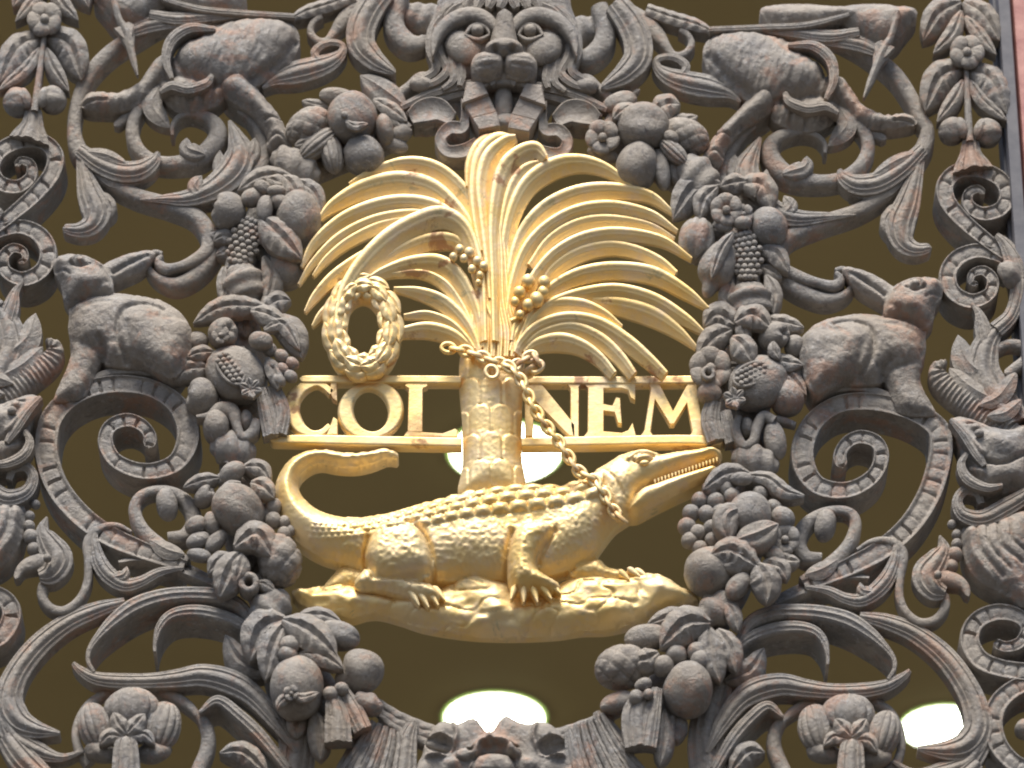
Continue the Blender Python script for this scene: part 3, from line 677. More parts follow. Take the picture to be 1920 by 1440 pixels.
def side(flip):
    FLIP[0] = flip
    where = 'right' if flip else 'left'
    # --- scroll that rings the satyr
    g = grp('acanthus_scroll', 260, 560)
    st(g, 'stem', [(352,22,9),(300,38,13),(255,62,15),(205,94,15),(165,138,14),(144,190,13),(138,235,13),(146,275,17),(172,306,17),(208,336,15),(258,362,14),(320,380,15),(366,400,16),(390,434,17),(388,464,14),(360,486,11),(332,497,8),(308,500,11),(296,488,9),(304,478,4)], top=14)
    st(g, 'stem', [(404,425,9),(402,465,15),(374,505,15),(332,528,13),(298,520,9),(278,500,6),(277,480,5),(290,471,5),(304,474,4)], top=8)
    lf(g, [(395,440),(428,446),(452,468)], 16, 14, 20)
    st(g, 'leaf', [(148,280,13),(185,306,18),(225,321,20),(262,319,19),(288,302,13),(297,285,4)], 'leaf', 18, -40)
    lf(g, [(158,284),(200,292),(240,308)], 12, 20, 30, 'leaf')
    lf(g, [(168,304),(215,338),(275,336)], 14, 12, 30, 'leaf')
    st(g, 'leaf', [(152,286,9),(158,325,15),(168,362,24),(180,394,28),(172,420,21),(148,431,14),(117,428,8)], 'leaf', 14, -35, cap=8)
    lf(g, [(180,360),(204,385),(206,410)], 15, 10, 30)
    st(g, 'tendril', [(300,148,15),(272,180,15),(252,215,12),(248,250,13),(262,280,13),(292,298,12),(332,300,13),(374,288,18),(402,262,19),(408,238,17),(392,218,12),(362,209,8),(337,216,5),(323,234,5),(323,252,3)], top=12)
    lf(g, [(384,290),(352,280),(350,258)], 17, 14, 24, 'rib')
    lf(g, [(300,160),(286,200),(318,240)], 19, 12, 26, 'leaf')
    st(g, 'tendril', [(262,195,10),(240,214,10),(214,236,8)], top=4, back=-30, cap=8)
    st(g, 'leaf', [(262,374,1),(305,373,8),(355,370,16),(402,350,23),(438,318,29),(450,285,26),(442,255,15),(430,226,3)], 'leaf', 16, -45)
    lf(g, [(380,368),(366,350),(378,329)], 15, 18, 30, 'rib')
    lf(g, [(436,345),(414,318),(412,282)], 15, 10, 30, 'rib')
    lf(g, [(452,312),(472,290),(478,258)], 16, 12, 30, 'rib')
    st(g, 'stem', [(445,208,2),(468,218,9),(486,243,12),(495,275,14),(488,306,17),(462,336,18),(425,360,16),(395,378,10)], top=10)
    # --- satyr
    s = grp('satyr', 430, 200, 'goat-legged satyr seated in the ' + where + ' upper scroll with a spear')
    mb = MB()
    relief(mb, [([(326,104),(342,76),(385,56),(420,38),(470,27),(522,30),(554,47),(562,75),(550,108),(522,134),(486,156),(450,168),(412,164),(380,154),(350,144),(332,126)], 2, 52, 62, 6),
        ([(330,94),(302,96),(282,114),(256,146),(216,164),(178,161),(158,171),(150,186),(160,198),(195,201),(236,199),(264,186),(292,156),(320,146),(350,134)], -2, 28, 24, 3),
        ([(298,150),(332,134),(400,148),(428,162),(408,190),(372,202),(342,206),(316,192),(302,172)], 0, 32, 30, 4)],
        [fur(2.2, 1.9, 5.5), ('groove', [(470,150),(520,120),(552,80)], 5, 8), ('ridge', [(316,138),(310,100),(326,66),(362,50),(398,52)], 5, 12), ('groove', [(324,136),(322,104),(338,76),(368,62)], 4, 9),
         ('groove', [(330,160),(350,178),(352,198)], 4, 5), ('groove', [(365,160),(378,176),(380,194)], 4, 5), ('groove', [(400,156),(402,172),(398,186)], 4, 5), ('groove', [(155,190),(180,184),(200,184)], 2.5, 6), ('bump', 300, 112, 16, 20, 0, 8)],
        step=2.6, back=-25, href=26)
    mb.build('body', BRONZE, s)
    mb = MB()
    relief(mb, [([(455,134),(425,138),(412,158),(420,178),(445,196),(470,212),(488,232),(500,252),(500,272),(515,282),(534,276),(551,284),(540,250),(524,216),(500,186),(478,160)], 4, 40, 26, 3)],
        [('groove', [(498,228),(512,226),(526,222)], 2.5, 7), ('groove', [(503,262),(525,258),(546,276)], 3, 6), skin], back=-45, href=24)
    mb.build('leg', BRONZE, s)
    st(s, 'drapery_fold', [(322,146,4),(311,110,8),(322,74,10),(356,52,9),(404,54,4)], 'leaf', 44, 0)
    st(s, 'drapery_fold', [(300,172,4),(322,160,8),(352,166,9),(386,156,8),(398,140,4)], 'leaf', 44, 0)
    mb = MB(); relief(mb, [([(180,-20),(196,22),(220,44),(258,44),(288,26),(325,-20)], -2, 40, 36, 4)], [skin], back=-45, href=20); mb.build('arm', BRONZE, s)
    mb = MB(); relief(mb, [([(290,-20),(450,-20),(446,14),(420,22),(370,18),(325,8)], 0, 30, 30, 4)], [skin], back=-45, href=20); mb.build('torso', BRONZE, s)
    st(s, 'sash', [(280,26,8),(330,34,11),(400,30,9),(480,27,5)], 'leaf', 24, -20)
    st(s, 'sash', [(230,66,8),(280,46,15),(330,40,12),(390,36,7)], 'leaf', 18, -20)
    st(s, 'sash', [(300,-4,4),(372,16,6),(450,24,6),(552,30,5)], 'rib', 30, -10)
    mb = MB(); strap(mb, [(211,-12,6),(222,30,6),(231,46,8),(238,62,14),(243,82,8),(250,110,6),(258,140,1.5)], 'keel', 44, thick=12)
    slab(mb, [(212,52),(226,48),(240,40),(251,45),(249,66),(240,78),(226,68)], 40, 24, 2); mb.build('spear', BRONZE, s)
    # --- hanging leaves beside the lion
    g = grp('hanging_acanthus', 660, 150)
    st(g, 'bud', [(492,165,2),(514,149,11),(550,137,21),(590,127,21),(622,115,16),(641,99,9),(641,84,6),(622,79,6),(602,85,7),(590,98,8),(596,110,6),(607,108,4)], 'leaf', 18, -35)
    st(g, 'stem', [(545,36,5),(575,22,13),(620,8,14),(665,-8,12)], 'vein', 12, -40)
    st(g, 'tendril', [(603,28,6),(587,40,6),(582,58,7),(594,73,7),(612,74,7),(626,58,9),(642,36,15),(666,12,19),(705,-10,20)], 'round', 14, -40)
    st(g, 'leaf', [(722,-20,22),(694,15,26),(678,50,27),(678,82,26),(698,108,21),(720,124,14),(742,137,5)], 'leaf', 34, -30, cap=6)
    st(g, 'leaf', [(752,-20,16),(738,22,19),(742,52,21),(764,74,20),(788,76,14),(800,66,12)], 'round', 26, -40, cap=8)
    st(g, 'stem', [(742,12,10),(770,20,24),(812,24,26),(866,24,20)], 'twist', 8, -45)
    # --- hare
    h = grp('hare', 240, 720, 'crouching hare with raised head standing on top of the ' + where + ' large C-scroll')
    mb = MB()
    relief(mb, [([(132,570),(168,551),(205,547),(260,550),(305,561),(336,581),(354,606),(361,640),(351,680),(336,708),(322,717),(304,705),(284,691),(240,687),(200,681),(188,664),(150,656),(134,640),(127,615),(129,588)], 6, 46, 52, 6),
        ([(228,604),(245,590),(275,585),(302,597),(328,600),(354,612),(361,645),(348,690),(326,716),(300,706),(272,690),(245,672),(231,640)], 22, 46, 40, 5),
        ([(132,636),(160,632),(186,648),(190,668),(180,690),(170,715),(152,742),(102,748),(110,716),(124,686),(131,660)], 4, 30, 24, 3)],
        [('groove', [(238,676),(221,642),(226,602),(246,581),(280,577),(306,587)], 5, 8), ('ridge', [(240,660),(235,630),(240,606),(262,594),(296,600)], 6, 4), ('groove', [(140,588),(175,575),(205,572)], 5, 4), ('groove', [(186,640),(196,660),(190,682)], 5, 8),
         ('bump', 300, 640, 24, 30, 0, -6), ('bump', 270, 700, 20, 14, 30, -8), skin, fur(0.45, 1.2, 4.5, 7)], back=-28, href=28)
    mb.build('body', BRONZE, h)
    mb = MB()
    relief(mb, [([(98,492),(108,477),(132,473),(162,478),(188,488),(204,505),(212,528),(208,548),(178,556),(150,566),(132,572),(118,556),(113,530),(104,514)], 10, 42, 34, 5),
        ([(182,498),(205,480),(240,466),(272,460),(290,464),(282,482),(264,500),(235,514),(204,524)], 8, 20, 16, 2)],
        [('dome', 152, 494, 9, 8, 0, 10), ('ridge', [(134,496),(148,480),(170,486),(190,500)], 3.5, 8), ('groove', [(136,503),(152,508),(170,500)], 2.5, 6), ('groove', [(212,506),(240,490),(276,472)], 4, 8),
         ('bump', 160, 535, 28, 18, 10, 9), ('bump', 112, 490, 10, 9, 0, 5), ('groove', [(104,508),(122,512),(132,520)], 2, 4), ('groove', [(178,545),(200,530)], 4, 5), skin], back=-14, href=34)
    mb.build('head', BRONZE, h)
    # --- large C-scroll with its inner spiral
    c = grp('spiral_scroll', 230, 1000, 'large ribbed C-scroll curling inward under the ' + where + ' hare')
    st(c, 'band', [(345,1062,12),(300,1045,16),(255,1028,19),(200,1003,21),(150,966,22),(110,918,23),(90,868,23),(87,828,23),(97,786,22),(126,752,20),(172,729,18),(226,721,18),(282,729,18),(327,755,20),(350,793,22),(351,832,22),(330,868,19),(290,884,17),(250,881,16),(214,862,15),(198,830,15),(206,802,14),(236,789,14),(264,797,13),(281,818,13),(279,842,14)], 'scroll', 12, -62, cap=14)
    st(c, 'ledge', [(165,712,4),(200,698,6),(250,692,8),(290,698,8)], 'flat', 14, -40)
    # --- small leaves and the bird-headed hook under it
    g = grp('hook_scroll', 200, 1140)
    st(g, 'hook', [(82,1088,10),(78,1114,9),(94,1137,9),(121,1142,9),(148,1122,8),(163,1090,8),(165,1050,8),(163,1020,9),(173,998,9),(196,985,7),(222,984,5),(246,996,3)], top=18, back=-28, capa=5)
    st(g, 'leaf', [(176,990,5),(177,1020,10),(187,1055,15),(206,1080,16),(234,1096,13),(264,1090,10),(300,1072,8),(345,1064,3)], 'leaf', 16, -35)
    lf(g, [(206,1085),(232,1078),(238,1062)], 11, 18, 25, 'rib')
    st(g, 'volute', [(352,1050,9),(300,1020,15),(266,988,13),(252,955,12),(260,930,10),(286,917,9),(322,919,10),(352,940,14),(363,974,16),(346,1000,14),(314,1003,8)], 'round', 14, -42)
    bl(g, 'volute_eye', 313, 946, 31, 21, 80, h=4, rc=20)
    st(g, 'leaf', [(222,1052,3),(255,1042,10),(300,1042,15),(350,1062,16),(408,1090,12)], 'hang2' , 14, -40)
    lf(g, [(345,1040),(312,1032),(280,1012)], 16, 16, 26, 'leaf')
    # --- lower acanthus
    g = grp('lower_acanthus', 300, 1440)
    st(g, 'leaf', [(486,1201,6),(458,1143,12),(412,1118,14),(355,1113,14),(300,1119,15),(252,1136,16),(214,1163,13),(186,1191,8),(168,1217,5),(165,1239,4),(176,1259,3)], 'rib', 20, -112)
    st(g, 'leaf', [(234,1128,8),(182,1143,15),(126,1168,18),(72,1210,21),(32,1262,23),(16,1310,27),(30,1348,28),(62,1366,19),(112,1375,4)], 'leaf', 12, -40)
    st(g, 'leaf', [(2,1330,18),(28,1382,22),(72,1408,17),(115,1420,8),(156,1408,3)], 'leaf', 8, -35)
    st(g, 'leaf', [(10,1380,20),(40,1420,26),(80,1460,24)], 'leaf', 12, -35)
    st(g, 'leaf', [(506,1223,5),(462,1176,10),(412,1153,12),(362,1145,12),(322,1152,10),(300,1174,8),(291,1202,4),(290,1221,3)], 'rib', 20, -112)
    lf(g, [(508,1262),(450,1240),(422,1190)], 24, 12, 30, 'vein')
    st(g, 'leaf', [(556,1410,4),(520,1356,14),(475,1304,20),(432,1278,23),(380,1266,21),(330,1272,17),(280,1276,14),(220,1276,14),(178,1271,12),(150,1256,8),(137,1243,4)], 'leaf', 18, -40)
    st(g, 'tendril', [(268,1282,8),(320,1300,11),(354,1322,10),(374,1345,5)], 'round', 4, -40)
    st(g, 'tendril', [(212,1290,8),(167,1318,9),(143,1362,8),(147,1402,9),(168,1430,12)], 'round', 2, -30)
    st(g, 'tendril', [(372,1335,8),(388,1365,13),(388,1400,14),(368,1450,15)], 'round', 6, -40)
    st(g, 'leaf', [(540,1443,9),(492,1383,12),(448,1341,12),(408,1313,10),(374,1335,3)], 'rib', 20, -112)
    st(g, 'stem', [(490,1190,14),(515,1256,24),(540,1320,32),(556,1380,34),(552,1450,34)], 'leaf', 4, -45)
    lf(g, [(500,1450),(455,1412),(411,1412)], 22, 14, 30, 'vein')
    # --- flower
    f = grp('flower', 235, 1440, 'open ribbed flower inside the ' + where + ' lower scroll')
    rg = fn_groove(13, 0.10)
    bl(f, 'petal', 248, 1328, 38, 53, 90, h=14, rc=26, fn=rg, nph=52)
    bl(f, 'petal', 178, 1362, 44, 33, 75, h=10, rc=24, fn=rg, nph=52)
    bl(f, 'petal', 305, 1362, 46, 36, 105, h=10, rc=24, fn=rg, nph=52)
    bl(f, 'petal', 190, 1412, 32, 19, 15, h=8, rc=18, fn=fn_lumpy(0.06, 1))
    bl(f, 'petal', 288, 1412, 34, 19, -12, h=8, rc=18, fn=fn_lumpy(0.06, 2))
    lf(f, [(238,1376),(222,1358),(212,1336)], 17, 42, 12); lf(f, [(238,1376),(256,1358),(272,1338)], 17, 42, 12)
    lf(f, [(232,1384),(205,1380),(186,1398)], 14, 40, 12); lf(f, [(240,1384),(270,1378),(290,1396)], 14, 40, 12)
    st(f, 'pistil', [(236,1380,19),(236,1410,24),(236,1455,27)], 'leaf', 50, -10, capa=14)
    FLIP[0] = 0

def border(flip):
    FLIP[0] = flip; where = 'left' if flip else 'right'
    p = grp('husk_pendant', 1815, 310, 'hanging pendant of leaves, rosette and pods down the ' + where + ' edge')
    for pts, w_, tp in (([(1802,4),(1760,28),(1731,76)], 26, 14), ([(1806,4),(1842,28),(1874,76)], 26, 14), ([(1803,20),(1786,64),(1750,100)], 16, 22), ([(1810,30),(1842,72),(1868,102)], 14, 22),
                     ([(1808,128),(1764,146),(1735,208)], 30, 14), ([(1814,132),(1856,150),(1888,214)], 30, 14), ([(1806,150),(1790,186),(1757,228)], 15, 20), ([(1818,150),(1842,188),(1888,226)], 14, 20)):
        lf(p, pts, w_, tp + 8, 26)
    for k in range(5):
        a = 2 * math.pi * k / 5 - 1.2; bl(p, 'petal', 1813 + 19 * math.cos(a), 98 + 18 * math.sin(a), 19, 15, math.degrees(a) + 90, h=34 + 1.5 * k, rc=9, tilt=12, nt_=12, nph=18)
    bl(p, 'rosette_eye', 1813, 98, 9, 9, 0, h=44, nt_=10, nph=14); bl(p, 'rosette_cup', 1813, 106, 30, 28, 0, h=14, rc=22)
    bl(p, 'pod', 1785, 246, 26, 25, 0, h=14, fn=fn_groove(5, 0.08)); bl(p, 'pod', 1851, 250, 28, 26, 0, h=14, fn=fn_groove(7, 0.10)); bl(p, 'pod', 1803, 240, 20, 12, 70, h=28); bl(p, 'pod', 1838, 242, 20, 12, 110, h=28, fn=fn_groove(9, 0.1))
    st(p, 'stem', [(1812,125,4),(1815,190,6),(1819,262,7)], 'round', 34, 0)
    st(p, 'finial', [(1820,254,14),(1820,285,20),(1822,305,32),(1824,318,38)], 'leaf', 22, -40, capa=12)
    c = grp('spiral_scroll', 1830, 560, 'pair of small ribbed spirals below the ' + where + ' pendant')
    st(c, 'band', [(1892,484,11),(1850,452,14),(1806,415,16),(1776,378,17),(1773,345,17),(1797,322,16),(1838,320,16),(1876,338,16),(1889,370,16),(1873,395,15),(1840,402,14),(1816,386,12),(1816,364,10),(1834,356,8),(1846,366,6)], 'scroll', 12, -60, cap=6)
    st(c, 'band', [(1894,494,10),(1864,478,13),(1828,472,15),(1793,487,17),(1777,517,17),(1788,550,16),(1822,566,15),(1855,552,13),(1861,526,12),(1844,509,10),(1823,515,8),(1821,531,6),(1834,535,5)], 'scroll', 10, -60, cap=6)
    st(c, 'stem', [(1868,440,5),(1888,462,13),(1905,500,20),(1909,545,15),(1896,590,14),(1868,618,16)], 'leaf', 20, -40)
    bl(c, 'bud', 1893, 515, 26, 20, 60, h=20, fn=fn_lumpy(0.1, 3))
    # beast
    b = grp('winged_beast', 1850, 1130, 'scaly winged beast with a curled comb at the ' + where + ' edge')
    st(b, 'wing', [(1872,612,12),(1848,650,26),(1842,696,34),(1862,745,40),(1896,800,40)], 'leaf', 16, -40)
    st(b, 'wing', [(1850,640,18),(1842,612,15),(1836,588,8),(1822,568,2)], 'leaf', 18, -30)
    lf(b, [(1865,720),(1812,680),(1796,628)], 26, 16, 28, 'leaf'); lf(b, [(1880,760),(1820,730),(1780,690)], 24, 20, 28, 'leaf')
    st(b, 'comb', [(1915,815,18),(1862,782,24),(1808,742,25),(1768,712,21),(1757,688,14),(1774,676,5)], 'comb', 26, -35, seg=2.2)
    lf(b, [(1905,700),(1872,745),(1835,760)], 18, 30, 20, 'leaf'); lf(b, [(1915,750),(1885,775),(1850,780)], 14, 34, 16, 'leaf')
    st(b, 'fin', [(1858,684,5),(1866,656,8),(1892,642,9),(1922,648,10),(1925,670,12),(1902,688,10),(1884,700,7)], 'round', 16, -30, cap=6)
    mb = MB(); relief(mb, [([(1784,786),(1812,780),(1850,792),(1890,800),(1930,800),(1935,900),(1900,920),(1860,925),(1825,905),(1806,870),(1800,835)], 4, 44, 46, 5)],
        [('bump', 1872, 842, 34, 22, 20, 14), ('groove', [(1840,874),(1880,880),(1920,858)], 4, 10), ('dome', 1828, 810, 9, 8, 0, 8), ('groove', [(1812,800),(1835,798),(1850,812)], 3, 7), ('ridge', [(1786,790),(1812,826),(1838,862)], 6, 12),
         ('ridge', [(1808,856),(1812,880),(1840,896)], 6, 10), ('bump', 1880, 900, 40, 16, -10, 10), skin], back=-40, href=24); mb.build('head', BRONZE, b)
    st(b, 'brow', [(1782,786,4),(1806,812,8),(1830,848,9),(1846,872,5)], 'leaf', 52, 10); st(b, 'jaw_curl', [(1812,850,4),(1802,872,8),(1815,898,10),(1850,914,8),(1880,910,4)], 'leaf', 46, 0); bl(b, 'eye', 1836, 812, 9, 7, 0, h=54)
    st(b, 'curl', [(1930,925,14),(1884,952,17),(1842,972,16),(1806,964,13),(1795,940,10),(1808,920,9),(1832,924,8),(1840,944,6)], 'leaf', 30, -30)
    mb = MB(); relief(mb, [([(1806,985),(1850,975),(1935,960),(1935,1110),(1920,1135),(1900,1120),(1870,1105),(1830,1080),(1808,1040)], 2, 44, 46, 5)],
        [('groove', [(1830,990),(1840,1040),(1880,1085)], 4, 6), ('groove', [(1850,985),(1855,1030),(1895,1075)], 3, 5), ('groove', [(1870,985),(1877,1030),(1915,1060)], 4, 6), ('groove', [(1892,980),(1898,1020),(1925,1040)], 3, 5), ('ridge', [(1818,1000),(1825,1045),(1860,1090)], 5, 6), skin], back=-40, href=24); mb.build('breast', BRONZE, b)
    # bird-headed terminal
    t = grp('bird_head', 1760, 1120, 'small bird head with a crest of berries biting the hook at the ' + where)
    st(t, 'crest', [(1762,1004,2),(1769,1028,13),(1757,1050,23),(1740,1078,30),(1752,1104,24),(1772,1112,12)], 'leaf', 22, -25)
    st(t, 'beak', [(1752,1076,18),(1788,1084,16),(1808,1096,10),(1816,1118,5)], 'round', 26, -20, cap=5)
    bl(t, 'eye', 1758, 1078, 8, 8, 0, h=40, nt_=10, nph=14)
    for x, y, r in ((1785,984,9),(1794,1003,10),(1794,1021,11),(1790,1041,15),(1784,1062,13)): bl(t, 'berry', x, y, r, r, 0, h=14, nt_=12, nph=16)
    c = grp('spiral_scroll', 1880, 1440, 'two ribbed spirals cut by the frame low on the ' + where)
    st(c, 'band', [(1863,1206,10),(1886,1214,11),(1912,1206,12),(1926,1180,13),(1910,1157,15),(1870,1149,17),(1832,1165,18),(1818,1200,19),(1836,1236,19),(1876,1254,18),(1935,1262,18)], 'scroll', 10, -60, capa=8)
    st(c, 'band', [(1945,1278,18),(1905,1290,18),(1873,1318,19),(1862,1356,19),(1872,1398,19),(1902,1432,18),(1940,1448,18)], 'scroll', 10, -60)
    bl(c, 'bud', 1922, 1368, 20, 18, 0, h=0, rc=22)
    FLIP[0] = 0

# ---- garlands of fruit
def rose(par, cx, cy, r, h, n=5, name='petal'):
    for k in range(n):
        a = 2 * math.pi * k / n + 0.5; bl(par, name, cx + 0.58 * r * math.cos(a), cy + 0.58 * r * math.sin(a), 0.40 * r, 0.54 * r, math.degrees(a) + 8, h=h + 0.8 * k, rc=0.24 * r, tilt=18, nt_=12, nph=18)
    bl(par, 'blossom_eye', cx, cy, 0.25 * r, 0.25 * r, 0, h=h + 0.3 * r, nt_=10, nph=14)
def corn(par, P, w_, h, r=7.0, name='maize_cob'):
    mb = MB(); C = spline(P, 2.0); u = np.concatenate([[0], np.cumsum(np.hypot(*np.diff(C, axis=0).T))]); row = 0; s_ = 4.0
    strap(mb, [(x, y, w_ * 0.8) for x, y in P], 'round', h - 3, thick=26)
    while s_ < u[-1] - 3:
        x = np.interp(s_, u, C[:, 0]); y = np.interp(s_, u, C[:, 1]); x2 = np.interp(s_ + 2, u, C[:, 0]); y2 = np.interp(s_ + 2, u, C[:, 1]); q = math.hypot(x2 - x, y2 - y) + 1e-6
        nx, ny = -(y2 - y) / q, (x2 - x) / q; tp = min(1, 0.55 + 1.2 * min(s_, u[-1] - s_) / u[-1])
        m = 4 + row % 2
        for k in range(m):
            v = (k - (m - 1) / 2) / 2.0; blob(mb, x + nx * v * w_ * 0.85 * tp, y + ny * v * w_ * 0.85 * tp, r * 0.95, r * 0.85, 0, h=h + 2 - 9 * v * v, nt_=8, nph=10)
        s_ += r * 1.45; row += 1
    mb.build(name, BRONZE, par)
def pomegranate(par, cx, cy, rx, ry, ang, h, sx, sy, sang, clx, cly):
    mb = MB(); blob(mb, cx, cy, rx, ry, ang, h=h, rc=ry * 0.8, fn=fn_groove(6, 0.03), nt_=30, nph=40); mb.build('pomegranate', BRONZE, par)
    g = math.radians(sang); hz = h + ry * 0.74
    mb = MB(); n = 24; strap(mb, [(sx + 34 * math.cos(a) * math.cos(g) - 19 * math.sin(a) * math.sin(g), sy + 34 * math.cos(a) * math.sin(g) + 19 * math.sin(a) * math.cos(g), 3) for a in [2 * math.pi * k / n for k in range(n + 1)]], 'round', hz + 1, thick=14); mb.build('split_rim', BRONZE, par)
    mb = MB()
    for i in range(-3, 4):
        for j in range(-1, 2):
            u = i * 9.4 + (j % 2) * 4; v = j * 9.5
            if (u / 31) ** 2 + (v / 17) ** 2 < 1: blob(mb, sx + u * math.cos(g) - v * math.sin(g), sy + u * math.sin(g) + v * math.cos(g), 5.6, 5.2, 0, h=hz - 1, nt_=8, nph=10)
    mb.build('seeds', BRONZE, par)
    for k in range(6):
        a = k * math.pi / 3 + 0.3; lf(par, [(clx, cly), (clx + 22 * math.cos(a), cly + 20 * math.sin(a))], 9, h + ry * 0.62, 10, lift=7, name='calyx_leaf')
    bl(par, 'calyx', clx, cly, 13, 12, 0, h=h + ry * 0.45, nt_=10, nph=16)
def neck(par, cx, cy, ra, rb, ang, h=18, k=9):
    bl(par, 'twisted_wrap', cx, cy, ra, rb, ang, h=h, rc=rb * 0.85, fn=fn_fold(k, 0.085, 1.5), nt_=40, nph=36)
def tassel(par, pts, top, name='tassel'):
    mb = MB(); strap(mb, pts, 'leaf', top, thick=26); mb.build(name, BRONZE, par)

def garland_core(par, pts):
    st(par, 'core', pts, 'round', 2, -50)

def filler(par, P, n, seed, reach):
    rs = random.Random(seed); C = spline([(p[0], p[1], p[2]) for p in P], 3.0)
    for i in range(n):
        q = C[int(rs.uniform(0.04, 0.97) * (len(C) - 1))]; a = rs.uniform(0, 2 * math.pi); r0 = q[2] * rs.uniform(0.1, 0.55); r1 = q[2] * rs.uniform(0.95, reach)
        x0, y0 = q[0] + r0 * math.cos(a), q[1] + r0 * math.sin(a); b = a + rs.uniform(-0.5, 0.5); x1, y1 = q[0] + r1 * math.cos(b), q[1] + r1 * math.sin(b)
        xm, ym = (x0 + x1) / 2 + rs.uniform(-6, 6), (y0 + y1) / 2 + rs.uniform(-6, 6)
        lf(par, [(x0, y0), (xm, ym), (x1, y1)], rs.uniform(11, 17), rs.uniform(12, 27), 14, lift=rs.uniform(-6, 8))
LEFT_CORE = [(745,250,14),(690,260,30),(620,285,32),(555,325,26),(505,375,34),(480,440,34),(460,520,32),(450,580,34),(450,650,48),(450,730,48),(440,800,34),(440,870,30),(450,950,42),(470,1030,40),(500,1110,34),(530,1180,30),(570,1250,40),(610,1310,40),(650,1340,20)]
RIGHT_CORE = [(1105,255,16),(1190,265,36),(1250,300,34),(1310,345,28),(1365,400,38),(1395,470,36),(1408,560,34),(1405,620,40),(1400,700,56),(1395,780,44),(1415,860,30),(1410,930,44),(1385,1010,48),(1370,1090,38),(1340,1160,28),(1290,1230,44),(1240,1300,44),(1200,1330,26)]

